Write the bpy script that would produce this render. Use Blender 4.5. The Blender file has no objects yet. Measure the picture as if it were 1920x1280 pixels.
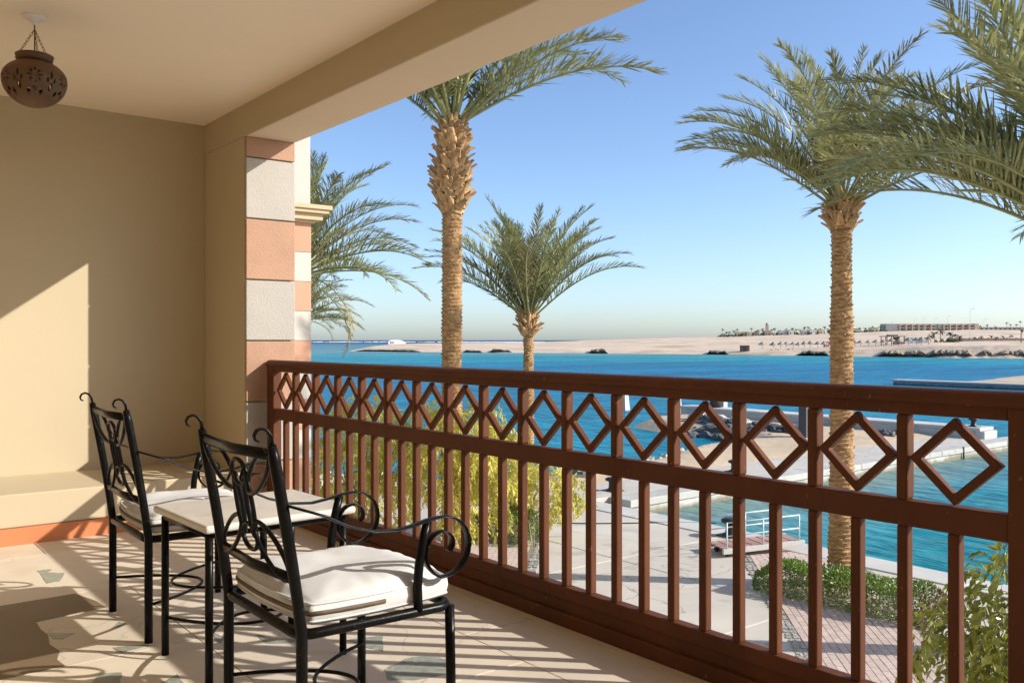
import bpy, bmesh, math, random
from mathutils import Vector, Matrix, Quaternion, noise
PI = math.pi
R = math.radians
scn = bpy.context.scene
COL = scn.collection

# ------------------------------------------------------------------ camera, sky, sun, exposure
YAW = R(38.3)
CAM_H = 1.25
cam_d = bpy.data.cameras.new('camera')
cam = bpy.data.objects.new('camera', cam_d)
COL.objects.link(cam)
cam.location = (0, 0, CAM_H)
cam.rotation_euler = (R(90), 0, -YAW)
cam_d.sensor_width = 36
cam_d.lens = 1675 / 1920 * 36
cam_d.shift_y = -2.5 / 1920
cam_d.clip_start = 0.05
cam_d.clip_end = 60000
scn.camera = cam

SUN_EL, SUN_AZ = R(27.5), R(135)          # azimuth clockwise from +Y
w = bpy.data.worlds.new('World')
scn.world = w
w.use_nodes = True
wn = w.node_tree.nodes
sky = wn.new('ShaderNodeTexSky')
sky.sky_type = 'NISHITA'
sky.sun_disc = False
sky.sun_elevation = SUN_EL
sky.sun_rotation = SUN_AZ
sky.air_density = 0.76
sky.dust_density = 0.95
sky.ozone_density = 3.2
wn['Background'].inputs['Strength'].default_value = 0.15
w.node_tree.links.new(sky.outputs[0], wn['Background'].inputs['Color'])

sd = bpy.data.lights.new('sun', 'SUN')
sun = bpy.data.objects.new('sun', sd)
COL.objects.link(sun)
sd.energy = 4.3
sd.angle = R(0.5)
sd.color = (1.0, 0.955, 0.88)
SDIR = Vector((math.cos(SUN_EL) * math.sin(SUN_AZ), math.cos(SUN_EL) * math.cos(SUN_AZ), math.sin(SUN_EL)))
sun.rotation_euler = SDIR.to_track_quat('Z', 'Y').to_euler()
sun.location = (20, -20, 20)

scn.view_settings.view_transform = 'Standard'
scn.view_settings.look = 'None'
scn.view_settings.gamma = 1
scn.view_settings.exposure = 0.65
scn.view_settings.use_curve_mapping = False
scn.render.engine = 'CYCLES'
scn.cycles.max_bounces = 10
scn.cycles.diffuse_bounces = 8
scn.cycles.transparent_max_bounces = 8

GZ = -3.6           # quay level, balcony floor is z = 0
WZ = -4.1           # water level
FX, FY = math.sin(YAW), math.cos(YAW)

# ------------------------------------------------------------------ helpers
def tag(o, label=None, cat=None, group=None, kind=None):
    if label: o['label'] = label
    if cat: o['category'] = cat
    if group: o['group'] = group
    if kind: o['kind'] = kind
    return o

def empty(name, loc=(0, 0, 0), rz=0.0):
    o = bpy.data.objects.new(name, None)
    COL.objects.link(o)
    o.location = loc
    o.rotation_euler = (0, 0, rz)
    o.empty_display_size = 0.1
    return o

def inst(name, me, parent=None, loc=(0, 0, 0), rot=(0, 0, 0), scale=None):
    o = bpy.data.objects.new(name, me)
    COL.objects.link(o)
    o.location = loc
    o.rotation_euler = rot
    if scale is not None:
        o.scale = (scale, scale, scale) if isinstance(scale, (int, float)) else scale
    o.parent = parent
    return o

class MB:
    def __init__(s):
        s.v, s.f, s.m = [], [], []
    def add(s, vs, fs, mi=0):
        b = len(s.v)
        s.v.extend([tuple(p) for p in vs])
        s.f.extend([tuple(b + i for i in f) for f in fs])
        s.m.extend([mi] * len(fs))
        return s
    def box(s, x0, x1, y0, y1, z0, z1, mi=0):
        return s.add([(x0,y0,z0),(x1,y0,z0),(x1,y1,z0),(x0,y1,z0),(x0,y0,z1),(x1,y0,z1),(x1,y1,z1),(x0,y1,z1)],
                     [(0,3,2,1),(4,5,6,7),(0,1,5,4),(1,2,6,5),(2,3,7,6),(3,0,4,7)], mi)
    def prism(s, pts, z0, z1, mi=0):
        n = len(pts)
        vs = [(p[0], p[1], z0) for p in pts] + [(p[0], p[1], z1) for p in pts]
        fs = [tuple(range(n - 1, -1, -1)), tuple(range(n, 2 * n))]
        fs += [(i, (i + 1) % n, n + (i + 1) % n, n + i) for i in range(n)]
        return s.add(vs, fs, mi)
    def tube(s, pts, rad, n=8, closed=False, mi=0, flat=None):
        pts = [Vector(p) for p in pts]
        k = len(pts)
        if not hasattr(rad, '__len__'): rad = [rad] * k
        T = []
        for i in range(k):
            if closed: t = pts[(i + 1) % k] - pts[i - 1]
            else: t = pts[min(i + 1, k - 1)] - pts[max(i - 1, 0)]
            T.append(t.normalized())
        ref = Vector((0, 0, 1)) if abs(T[0].z) < 0.9 else Vector((1, 0, 0))
        if flat is not None: ref = Vector(flat[0])
        N = (ref - T[0] * ref.dot(T[0])).normalized()
        vs = []
        for i in range(k):
            if i:
                N = (N - T[i] * N.dot(T[i]))
                N = N.normalized() if N.length > 1e-6 else T[i].orthogonal().normalized()
            B = T[i].cross(N)
            for j in range(n):
                a = 2 * PI * (j + 0.5) / n
                if flat is not None:
                    vs.append(pts[i] + N * (math.cos(a) * rad[i]) + B * (math.sin(a) * rad[i] * flat[1]))
                else:
                    vs.append(pts[i] + (N * math.cos(a) + B * math.sin(a)) * rad[i])
        fs = []
        for i in range(k if closed else k - 1):
            a, b = i * n, ((i + 1) % k) * n
            for j in range(n):
                fs.append((a + j, a + (j + 1) % n, b + (j + 1) % n, b + j))
        if not closed:
            fs.append(tuple(range(n - 1, -1, -1)))
            fs.append(tuple((k - 1) * n + j for j in range(n)))
        return s.add(vs, fs, mi)
    def lathe(s, prof, n=24, c=(0, 0, 0), mi=0):
        vs = []
        for r, z in prof:
            for j in range(n):
                a = 2 * PI * j / n
                vs.append((c[0] + r * math.cos(a), c[1] + r * math.sin(a), c[2] + z))
        fs = []
        for i in range(len(prof) - 1):
            for j in range(n):
                fs.append((i * n + j, i * n + (j + 1) % n, (i + 1) * n + (j + 1) % n, (i + 1) * n + j))
        if prof[0][0] > 1e-5: fs.append(tuple(range(n - 1, -1, -1)))
        if prof[-1][0] > 1e-5: fs.append(tuple((len(prof) - 1) * n + j for j in range(n)))
        return s.add(vs, fs, mi)
    def mesh(s, name, mats, smooth=False, bevel=0, seg=2):
        me = bpy.data.meshes.new(name)
        me.from_pydata(s.v, [], s.f)
        if not isinstance(mats, (list, tuple)): mats = [mats]
        for m in mats: me.materials.append(m)
        if len(mats) > 1: me.polygons.foreach_set('material_index', s.m)
        if bevel:
            bm = bmesh.new(); bm.from_mesh(me)
            es = [e for e in bm.edges if len(e.link_faces) == 2 and e.calc_face_angle(0) > 0.5]
            bmesh.ops.bevel(bm, geom=es, offset=bevel, segments=seg, profile=0.5, affect='EDGES', clamp_overlap=True)
            bm.to_mesh(me); bm.free()
        if smooth:
            me.polygons.foreach_set('use_smooth', [True] * len(me.polygons))
        me.update()
        return me
    def build(s, name, mats, parent=None, smooth=False, bevel=0, seg=2, loc=(0, 0, 0), rot=(0, 0, 0)):
        return inst(name, s.mesh(name, mats, smooth, bevel, seg), parent, loc, rot)

_bb = {}
def bbox_mesh(name, sx, sy, sz, mat, bev=0.005, seg=2):
    """bevelled box centred in x, y and standing on z = 0; shared between alike pieces"""
    k = (name, round(sx, 4), round(sy, 4), round(sz, 4), mat.name, bev)
    if k not in _bb:
        _bb[k] = MB().box(-sx/2, sx/2, -sy/2, sy/2, 0, sz).mesh(name, mat, bevel=bev, seg=seg)
    return _bb[k]

def mat(name, col, rough=0.6, var=0.12, vscale=3.0, bump=0.0, bscale=60.0, metal=0.0, spec=0.5, coat=0.0, rnd=0.0,
        hue2=None, detail=6.0, space='pos', stretch=(1, 1, 1), transl=0.0, bdist=0.02, spots=None, cracks=None):
    """procedural material: two-tone noise, optional fine relief, optional per-object tone"""
    m = bpy.data.materials.new(name)
    m.use_nodes = True
    nt = m.node_tree; N = nt.nodes; L = nt.links
    p = N['Principled BSDF']
    p.inputs['Roughness'].default_value = rough
    p.inputs['Metallic'].default_value = metal
    p.inputs['Specular IOR Level'].default_value = spec
    if coat:
        p.inputs['Coat Weight'].default_value = coat
        p.inputs['Coat Roughness'].default_value = 0.15
    if space == 'pos':
        src = N.new('ShaderNodeNewGeometry').outputs['Position']
    else:
        src = N.new('ShaderNodeTexCoord').outputs['Object']
    mp = N.new('ShaderNodeMapping'); mp.inputs['Scale'].default_value = stretch
    L.new(src, mp.inputs['Vector'])
    nz = N.new('ShaderNodeTexNoise')
    nz.inputs['Scale'].default_value = vscale; nz.inputs['Detail'].default_value = detail; nz.inputs['Roughness'].default_value = 0.6
    L.new(mp.outputs[0], nz.inputs['Vector'])
    rp = N.new('ShaderNodeValToRGB')
    rp.color_ramp.elements[0].position = 0.3; rp.color_ramp.elements[1].position = 0.7
    c2 = hue2 if hue2 else tuple(min(1, c * (1 + var)) for c in col)
    c1 = tuple(c * (1 - var) for c in col)
    rp.color_ramp.elements[0].color = (*c1, 1); rp.color_ramp.elements[1].color = (*c2, 1)
    L.new(nz.outputs['Fac'], rp.inputs['Fac'])
    out = rp.outputs['Color']
    if spots:
        n3 = N.new('ShaderNodeTexNoise'); n3.inputs['Scale'].default_value = spots[0]; n3.inputs['Detail'].default_value = 4
        L.new(mp.outputs[0], n3.inputs['Vector'])
        r3 = N.new('ShaderNodeValToRGB')
        r3.color_ramp.elements[0].position = spots[1]; r3.color_ramp.elements[1].position = spots[1] + spots[2]
        L.new(n3.outputs['Fac'], r3.inputs['Fac'])
        mx = N.new('ShaderNodeMix'); mx.data_type = 'RGBA'
        mx.inputs['B'].default_value = (*spots[3], 1)
        L.new(r3.outputs['Color'], mx.inputs['Factor']); L.new(out, mx.inputs['A'])
        out = mx.outputs['Result']
    if cracks:
        cs, cw, cc, cf = cracks
        dn = N.new('ShaderNodeTexNoise'); dn.inputs['Scale'].default_value = cs * 2.2; dn.inputs['Detail'].default_value = 6
        L.new(mp.outputs[0], dn.inputs['Vector'])
        va = N.new('ShaderNodeVectorMath'); va.operation = 'MULTIPLY_ADD'; va.inputs[1].default_value = (0.55 / cs,) * 3
        L.new(dn.outputs['Color'], va.inputs[0]); L.new(mp.outputs[0], va.inputs[2])
        vo = N.new('ShaderNodeTexVoronoi'); vo.feature = 'DISTANCE_TO_EDGE'; vo.inputs['Scale'].default_value = cs
        L.new(va.outputs[0], vo.inputs['Vector'])
        mc = N.new('ShaderNodeMapRange'); mc.inputs['From Min'].default_value = 0.0; mc.inputs['From Max'].default_value = cw; mc.inputs['To Min'].default_value = cf; mc.inputs['To Max'].default_value = 0.0
        L.new(vo.outputs['Distance'], mc.inputs['Value'])
        gt = N.new('ShaderNodeMath'); gt.operation = 'MULTIPLY'; gt.use_clamp = True
        L.new(mc.outputs[0], gt.inputs[0]); L.new(nz.outputs['Fac'], gt.inputs[1])
        mk = N.new('ShaderNodeMix'); mk.data_type = 'RGBA'; mk.inputs['B'].default_value = (*cc, 1)
        L.new(gt.outputs[0], mk.inputs['Factor']); L.new(out, mk.inputs['A']); out = mk.outputs['Result']
    if rnd:
        oi = N.new('ShaderNodeObjectInfo')
        mr = N.new('ShaderNodeMapRange'); mr.inputs['To Min'].default_value = 1 - rnd; mr.inputs['To Max'].default_value = 1 + rnd
        L.new(oi.outputs['Random'], mr.inputs['Value'])
        hs = N.new('ShaderNodeHueSaturation')
        L.new(mr.outputs[0], hs.inputs['Value']); L.new(out, hs.inputs['Color'])
        out = hs.outputs['Color']
    L.new(out, p.inputs['Base Color'])
    if bump:
        nb = N.new('ShaderNodeTexNoise'); nb.inputs['Scale'].default_value = bscale; nb.inputs['Detail'].default_value = 5
        L.new(mp.outputs[0], nb.inputs['Vector'])
        bp = N.new('ShaderNodeBump'); bp.inputs['Strength'].default_value = bump; bp.inputs['Distance'].default_value = bdist
        L.new(nb.outputs['Fac'], bp.inputs['Height']); L.new(bp.outputs[0], p.inputs['Normal'])
        mr2 = N.new('ShaderNodeMapRange'); mr2.inputs['To Min'].default_value = max(0.05, rough - 0.12); mr2.inputs['To Max'].default_value = min(1, rough + 0.12)
        L.new(nz.outputs['Fac'], mr2.inputs['Value']); L.new(mr2.outputs[0], p.inputs['Roughness'])
    if transl:
        tr = N.new('ShaderNodeBsdfTranslucent'); L.new(out, tr.inputs['Color'])
        ms = N.new('ShaderNodeMixShader'); ms.inputs[0].default_value = transl
        L.new(p.outputs[0], ms.inputs[1]); L.new(tr.outputs[0], ms.inputs[2])
        L.new(ms.outputs[0], N['Material Output'].inputs['Surface'])
    return m

M = {}
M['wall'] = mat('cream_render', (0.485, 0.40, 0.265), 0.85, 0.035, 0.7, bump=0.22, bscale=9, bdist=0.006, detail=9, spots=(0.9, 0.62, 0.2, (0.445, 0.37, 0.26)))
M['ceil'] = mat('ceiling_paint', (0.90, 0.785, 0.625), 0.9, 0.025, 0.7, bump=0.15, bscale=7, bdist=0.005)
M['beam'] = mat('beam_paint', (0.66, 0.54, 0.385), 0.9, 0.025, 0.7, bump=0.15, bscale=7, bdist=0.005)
M['bounce_wall'] = mat('pale_bounce_render', (0.84, 0.72, 0.52), 0.85, 0.03, 0.7)  # unseen walls only: made-up pale tone to bounce more warm light inside
M['skirt'] = mat('terracotta_paint', (0.52, 0.18, 0.07), 0.7, 0.06, 2.0, bump=0.1, bscale=90, bdist=0.003)
M['stucco_t'] = mat('terracotta_stucco', (0.405, 0.235, 0.15), 0.9, 0.08, 5, bump=0.6, bscale=95, bdist=0.007, rnd=0.04)
M['stucco_c'] = mat('cream_stucco', (0.39, 0.355, 0.305), 0.9, 0.05, 5, bump=0.6, bscale=95, bdist=0.007, rnd=0.03)
M['paint_t'] = mat('smooth_terracotta', (0.45, 0.25, 0.16), 0.85, 0.05, 2, rnd=0.03)
M['paint_c'] = mat('smooth_cream', (0.46, 0.43, 0.375), 0.85, 0.04, 2, rnd=0.03)
M['cornice'] = mat('cornice_paint', (0.46, 0.36, 0.22), 0.8, 0.05, 2)
M['rail'] = mat('brown_railing_paint', (0.104, 0.0355, 0.0145), 0.55, 0.22, 9, bump=0.5, bscale=26, bdist=0.005, stretch=(1, 0.6, 0.25), spec=0.16,
                spots=(95, 0.69, 0.03, (0.22, 0.11, 0.065)))
M['iron'] = mat('black_wrought_iron', (0.005, 0.0045, 0.004), 0.30, 0.3, 14, bump=0.3, bscale=70, bdist=0.002, spec=0.12, space='obj',
                spots=(120, 0.70, 0.03, (0.10, 0.09, 0.08)))
M['cloth'] = mat('off_white_canvas', (0.58, 0.57, 0.545), 0.9, 0.04, 9, bump=0.25, bscale=260, bdist=0.002, space='obj', spots=(6, 0.58, 0.3, (0.50, 0.48, 0.44)))
M['zip'] = mat('brown_zip', (0.10, 0.065, 0.035), 0.6, 0.2, 40, bump=0.5, bscale=300, bdist=0.002, space='obj')
M['marble'] = mat('pale_table_marble', (0.56, 0.52, 0.45), 0.35, 0.08, 5, bump=0.05, bscale=60, bdist=0.001, space='obj', spots=(9, 0.56, 0.12, (0.49, 0.44, 0.36)))
M['slab'] = mat('cream_floor_stone', (0.63, 0.545, 0.43), 0.5, 0.05, 3.5, bump=0.12, bscale=45, bdist=0.003, rnd=0.05, spots=(2.6, 0.60, 0.15, (0.56, 0.47, 0.35)), cracks=(0.9, 0.006, (0.36, 0.30, 0.23), 1.2))
M['slab_b'] = mat('border_floor_stone', (0.58, 0.49, 0.37), 0.5, 0.08, 6, bump=0.12, bscale=45, bdist=0.003, rnd=0.05)
M['inlay'] = mat('grey_green_marble', (0.27, 0.285, 0.235), 0.42, 0.28, 26, bump=0.15, bscale=50, bdist=0.002, spots=(40, 0.62, 0.05, (0.42, 0.42, 0.36)))
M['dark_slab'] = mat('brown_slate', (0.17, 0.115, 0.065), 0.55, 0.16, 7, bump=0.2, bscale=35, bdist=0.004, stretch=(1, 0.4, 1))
M['grout'] = mat('grout', (0.42, 0.34, 0.24), 0.9, 0.12, 9)
M['pot'] = mat('fired_clay', (0.115, 0.055, 0.022), 0.5, 0.12, 12, bump=0.1, bscale=60, bdist=0.002, space='obj')
M['chain'] = mat('old_brass', (0.10, 0.06, 0.025), 0.4, 0.2, 30, metal=0.8, space='obj')
M['white'] = mat('white_plastic', (0.75, 0.73, 0.69), 0.5, 0.03, 6, space='obj')
M['concrete'] = mat('quay_concrete', (0.50, 0.45, 0.38), 0.85, 0.10, 0.7, bump=0.25, bscale=18, bdist=0.01, rnd=0.05, spots=(1.3, 0.60, 0.12, (0.39, 0.35, 0.29)), cracks=(0.32, 0.008, (0.22, 0.19, 0.16), 1.5))
M['pier_cope'] = mat('pier_coping_concrete', (0.44, 0.42, 0.375), 0.88, 0.12, 1.1, bump=0.3, bscale=12, bdist=0.015, rnd=0.06, spots=(1.6, 0.6, 0.1, (0.36, 0.33, 0.27)))
M['coping'] = mat('coping_concrete', (0.50, 0.475, 0.43), 0.85, 0.08, 1.2, bump=0.25, bscale=18, bdist=0.01, rnd=0.04, spots=(2.2, 0.64, 0.1, (0.46, 0.43, 0.38)))
M['quaywall'] = mat('stained_quay_wall', (0.50, 0.49, 0.45), 0.9, 0.16, 1.0, bump=0.5, bscale=7, bdist=0.03, stretch=(1, 1, 0.35), spots=(1.6, 0.6, 0.12, (0.33, 0.31, 0.26)))
M['paver'] = mat('pink_clay_paver', (0.50, 0.39, 0.33), 0.85, 0.10, 9, bump=0.3, bscale=40, bdist=0.005, rnd=0.10)
M['paverbed'] = mat('paver_sand_joint', (0.22, 0.18, 0.14), 0.95, 0.2, 9)
M['edging'] = mat('pebble_edging', (0.32, 0.30, 0.26), 0.9, 0.4, 18, bump=1.0, bscale=22, bdist=0.02)
M['sand'] = mat('beach_sand', (0.52, 0.39, 0.25), 0.95, 0.10, 0.8, bump=0.6, bscale=3.2, bdist=0.06, spots=(2.5, 0.6, 0.14, (0.43, 0.31, 0.19)))
M['desert'] = mat('desert_sand', (0.60, 0.455, 0.32), 0.95, 0.10, 0.02, bump=0.7, bscale=0.05, bdist=3.0, spots=(0.035, 0.54, 0.12, (0.43, 0.32, 0.21)))
M['rock_d'] = mat('grey_boulder_stone', (0.085, 0.085, 0.085), 0.9, 0.25, 2, bump=0.6, bscale=9, bdist=0.05, rnd=0.18)
M['rock_p'] = mat('pale_shore_rock', (0.50, 0.45, 0.37), 0.9, 0.18, 2, bump=0.6, bscale=9, bdist=0.05, rnd=0.15)
M['cliff'] = mat('coral_cliff_rock', (0.25, 0.185, 0.12), 0.95, 0.25, 0.12, bump=0.9, bscale=0.35, bdist=1.2, rnd=0.1)
M['rock_w'] = mat('wet_dark_rock', (0.09, 0.075, 0.05), 0.9, 0.25, 0.2, bump=0.9, bscale=0.5, bdist=1.0)
M['bollard'] = mat('black_mooring_iron', (0.02, 0.02, 0.02), 0.5, 0.3, 12, bump=0.3, bscale=40, bdist=0.004)
M['pipe'] = mat('pale_painted_pipe', (0.52, 0.62, 0.66), 0.4, 0.1, 8)
M['gangdeck'] = mat('red_gangway_deck', (0.40, 0.23, 0.19), 0.8, 0.15, 6, bump=0.3, bscale=30, bdist=0.004, rnd=0.08)
M['gangframe'] = mat('white_gangway_frame', (0.50, 0.48, 0.44), 0.6, 0.08, 8)
M['slate_post'] = mat('slate_paint', (0.07, 0.06, 0.06), 0.6, 0.15, 5)
M['rubber'] = mat('black_rubber', (0.02, 0.022, 0.024), 0.6, 0.2, 9)
M['fend_w'] = mat('weathered_white_fender', (0.55, 0.56, 0.54), 0.6, 0.15, 6)
M['trunk'] = mat('palm_trunk_bark', (0.33, 0.175, 0.07), 0.9, 0.40, 7, bump=0.8, bscale=40, bdist=0.02, space='obj', hue2=(0.56, 0.34, 0.15), stretch=(1, 1, 2.5))
M['boot'] = mat('palm_boot_fibre', (0.36, 0.185, 0.07), 0.9, 0.30, 9, bump=0.7, bscale=50, bdist=0.01, rnd=0.25, space='obj', hue2=(0.58, 0.38, 0.18))
M['leaflet'] = mat('date_palm_leaflet', (0.215, 0.23, 0.085), 0.4, 0.30, 2.2, rnd=0.22, spec=0.28, space='obj', hue2=(0.43, 0.42, 0.19), transl=0.27)
M['leaflet_y'] = mat('date_palm_leaflet_old', (0.27, 0.20, 0.085), 0.6, 0.25, 2.2, rnd=0.15, space='obj', hue2=(0.36, 0.29, 0.12), transl=0.2)
M['rachis'] = mat('palm_rachis', (0.26, 0.26, 0.10), 0.5, 0.2, 3, space='obj')
M['yleaf'] = mat('yellow_ficus_leaf', (0.64, 0.58, 0.078), 0.5, 0.25, 1.6, hue2=(0.84, 0.76, 0.18), transl=0.4, spots=(1.1, 0.60, 0.15, (0.30, 0.30, 0.05)))
M['oleaf'] = mat('olive_ficus_leaf', (0.19, 0.215, 0.03), 0.35, 0.3, 3, hue2=(0.32, 0.33, 0.05), transl=0.3)
M['hleaf'] = mat('hedge_leaf', (0.12, 0.23, 0.028), 0.4, 0.35, 3, hue2=(0.26, 0.38, 0.06), transl=0.2)
M['dryleaf'] = mat('dry_hedge_twig', (0.19, 0.13, 0.08), 0.8, 0.3, 3)
M['bark'] = mat('ficus_bark', (0.36, 0.28, 0.18), 0.9, 0.2, 8, bump=0.4, bscale=30, bdist=0.01)
M['farleaf'] = mat('far_foliage', (0.075, 0.09, 0.045), 0.8, 0.3, 0.3, rnd=0.2)
M['fartrunk'] = mat('far_trunk', (0.20, 0.15, 0.09), 0.9, 0.2, 0.5)
M['villa_y'] = mat('yellow_villa_wall', (0.60, 0.52, 0.33), 0.9, 0.06, 0.1)
M['villa_w'] = mat('white_villa_wall', (0.66, 0.62, 0.55), 0.9, 0.06, 0.1)
M['villa_p'] = mat('pink_villa_wall', (0.50, 0.36, 0.27), 0.9, 0.06, 0.1)
M['hotelwall'] = mat('sand_hotel_wall', (0.56, 0.42, 0.29), 0.9, 0.05, 0.1)
M['hotelgrey'] = mat('grey_hotel_wall', (0.34, 0.33, 0.32), 0.9, 0.05, 0.1)
M['glass'] = mat('dark_window_glass', (0.05, 0.05, 0.055), 0.2, 0.1, 1)
M['thatch'] = mat('grey_thatch', (0.30, 0.26, 0.20), 0.95, 0.25, 1.5, rnd=0.15)
M['wood'] = mat('dark_beach_wood', (0.12, 0.075, 0.05), 0.8, 0.2, 1)
M['canvas'] = mat('white_tent_canvas', (0.70, 0.70, 0.70), 0.9, 0.04, 0.5)
M['pink'] = mat('pink_board', (0.50, 0.22, 0.20), 0.9, 0.06, 1)
M['steel'] = mat('grey_lamp_steel', (0.45, 0.45, 0.45), 0.5, 0.05, 1)
M['facade'] = mat('facade_render', (0.66, 0.55, 0.40), 0.85, 0.04, 0.6)
M['foam'] = mat('surf_foam', (0.85, 0.87, 0.88), 0.9, 0.05, 0.02)
M['jetty'] = mat('grey_jetty_concrete', (0.26, 0.27, 0.27), 0.9, 0.15, 0.6, bump=0.4, bscale=4, bdist=0.05)
M['seabed'] = mat('pale_seabed', (0.4, 0.4, 0.33), 0.9, 0.1, 0.3)

def waterline(m, z0, z1, col):
    nt = m.node_tree; N = nt.nodes; L = nt.links; p = N['Principled BSDF']
    lk = p.inputs['Base Color'].links[0]; src = lk.from_socket
    g_ = N.new('ShaderNodeNewGeometry'); sp = N.new('ShaderNodeSeparateXYZ'); L.new(g_.outputs['Position'], sp.inputs[0])
    nz = N.new('ShaderNodeTexNoise'); nz.inputs['Scale'].default_value = 1.7; nz.inputs['Detail'].default_value = 5; L.new(g_.outputs['Position'], nz.inputs['Vector'])
    ma = N.new('ShaderNodeMath'); ma.operation = 'MULTIPLY_ADD'; ma.inputs[1].default_value = -0.45; L.new(nz.outputs['Fac'], ma.inputs[0]); L.new(sp.outputs['Z'], ma.inputs[2])
    mr = N.new('ShaderNodeMapRange'); mr.inputs['From Min'].default_value = z1 - 0.22; mr.inputs['From Max'].default_value = z0 - 0.22; L.new(ma.outputs[0], mr.inputs['Value'])
    mx = N.new('ShaderNodeMix'); mx.data_type = 'RGBA'; mx.inputs['B'].default_value = (*col, 1)
    L.new(mr.outputs[0], mx.inputs['Factor']); L.new(src, mx.inputs['A']); L.new(mx.outputs['Result'], p.inputs['Base Color'])
waterline(M['quaywall'], WZ + 0.05, WZ + 0.25, (0.20, 0.17, 0.11))
waterline(M['jetty'], WZ + 0.05, WZ + 0.25, (0.08, 0.08, 0.07))

def make_water():
    """shallow turquoise, blue channel, pale sand bank, navy open sea: zones lie by distance off shore, with ragged borders"""
    m = bpy.data.materials.new('sea_water'); m.use_nodes = True
    nt = m.node_tree; N = nt.nodes; L = nt.links; p = N['Principled BSDF']
    pos = N.new('ShaderNodeNewGeometry').outputs['Position']
    dot = N.new('ShaderNodeVectorMath'); dot.operation = 'DOT_PRODUCT'; dot.inputs[1].default_value = (FX, FY, 0)
    L.new(pos, dot.inputs[0])
    mp = N.new('ShaderNodeMapping'); mp.inputs['Rotation'].default_value = (0, 0, YAW); mp.inputs['Scale'].default_value = (0.008, 0.02, 1)
    L.new(pos, mp.inputs['Vector'])
    nz = N.new('ShaderNodeTexNoise'); nz.inputs['Scale'].default_value = 1.0; nz.inputs['Detail'].default_value = 5
    L.new(mp.outputs[0], nz.inputs['Vector'])
    lg = N.new('ShaderNodeMath'); lg.operation = 'LOGARITHM'; lg.inputs[1].default_value = 10
    mxm = N.new('ShaderNodeMath'); mxm.operation = 'MAXIMUM'; mxm.inputs[1].default_value = 1.0
    L.new(dot.outputs['Value'], mxm.inputs[0]); L.new(mxm.outputs[0], lg.inputs[0])
    ad = N.new('ShaderNodeMath'); ad.operation = 'MULTIPLY_ADD'; ad.inputs[1].default_value = 0.34
    L.new(nz.outputs['Fac'], ad.inputs[0]); L.new(lg.outputs[0], ad.inputs[2])
    mr = N.new('ShaderNodeMapRange'); mr.inputs['From Min'].default_value = 1.17; mr.inputs['From Max'].default_value = 4.17
    L.new(ad.outputs[0], mr.inputs['Value'])
    rp = N.new('ShaderNodeValToRGB'); cr = rp.color_ramp
    stops = [(1.0, (0.02, 0.25, 0.28)), (1.45, (0.008, 0.22, 0.27)), (1.66, (0.004, 0.20, 0.285)), (1.84, (0.003, 0.18, 0.285)), (2.08, (0.002, 0.15, 0.275)),
             (2.26, (0.002, 0.15, 0.285)), (2.36, (0.006, 0.22, 0.30)), (2.46, (0.035, 0.25, 0.295)), (2.58, (0.12, 0.26, 0.28)),
             (3.0, (0.07, 0.20, 0.25)), (3.25, (0.008, 0.045, 0.13)), (4.0, (0.006, 0.035, 0.11))]
    while len(cr.elements) < len(stops): cr.elements.new(0.5)
    for e, (lo, c) in zip(cr.elements, stops):
        e.position = (lo - 1.0) / 3.0
    for e, (lo, c) in zip(cr.elements, stops): e.color = (*c, 1)
    L.new(mr.outputs[0], rp.inputs['Fac'])
    # slow patches of lighter bottom
    n2 = N.new('ShaderNodeTexNoise'); n2.inputs['Scale'].default_value = 0.16; n2.inputs['Detail'].default_value = 4
    mp2 = N.new('ShaderNodeMapping'); mp2.inputs['Rotation'].default_value = (0, 0, YAW); mp2.inputs['Scale'].default_value = (0.5, 1.6, 1)
    L.new(pos, mp2.inputs['Vector']); L.new(mp2.outputs[0], n2.inputs['Vector'])
    mr2 = N.new('ShaderNodeMapRange'); mr2.inputs['To Min'].default_value = 0.72; mr2.inputs['To Max'].default_value = 1.28
    L.new(n2.outputs['Fac'], mr2.inputs['Value'])
    n5 = N.new('ShaderNodeTexNoise'); n5.inputs['Scale'].default_value = 0.55; n5.inputs['Detail'].default_value = 6; n5.inputs['Roughness'].default_value = 0.7  # wave chop: light and dark of the ripples painted into the body colour
    mp5 = N.new('ShaderNodeMapping'); mp5.inputs['Rotation'].default_value = (0, 0, YAW); mp5.inputs['Scale'].default_value = (0.35, 1.5, 1)
    L.new(pos, mp5.inputs['Vector']); L.new(mp5.outputs[0], n5.inputs['Vector'])
    mr5 = N.new('ShaderNodeMapRange'); mr5.inputs['From Min'].default_value = 0.3; mr5.inputs['From Max'].default_value = 0.7; mr5.inputs['To Min'].default_value = 0.66; mr5.inputs['To Max'].default_value = 1.34
    L.new(n5.outputs['Fac'], mr5.inputs['Value'])
    mu5 = N.new('ShaderNodeMath'); mu5.operation = 'MULTIPLY'; L.new(mr2.outputs[0], mu5.inputs[0]); L.new(mr5.outputs[0], mu5.inputs[1])
    n6 = N.new('ShaderNodeTexNoise'); n6.inputs['Scale'].default_value = 0.022; n6.inputs['Detail'].default_value = 5  # broad wind patches on the surface, painted as lighter and darker streaks
    mp6 = N.new('ShaderNodeMapping'); mp6.inputs['Rotation'].default_value = (0, 0, YAW + 0.12); mp6.inputs['Scale'].default_value = (0.6, 3.2, 1)
    L.new(pos, mp6.inputs['Vector']); L.new(mp6.outputs[0], n6.inputs['Vector'])
    mr6 = N.new('ShaderNodeMapRange'); mr6.inputs['From Min'].default_value = 0.35; mr6.inputs['From Max'].default_value = 0.65; mr6.inputs['To Min'].default_value = 0.78; mr6.inputs['To Max'].default_value = 1.2
    L.new(n6.outputs['Fac'], mr6.inputs['Value'])
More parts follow.
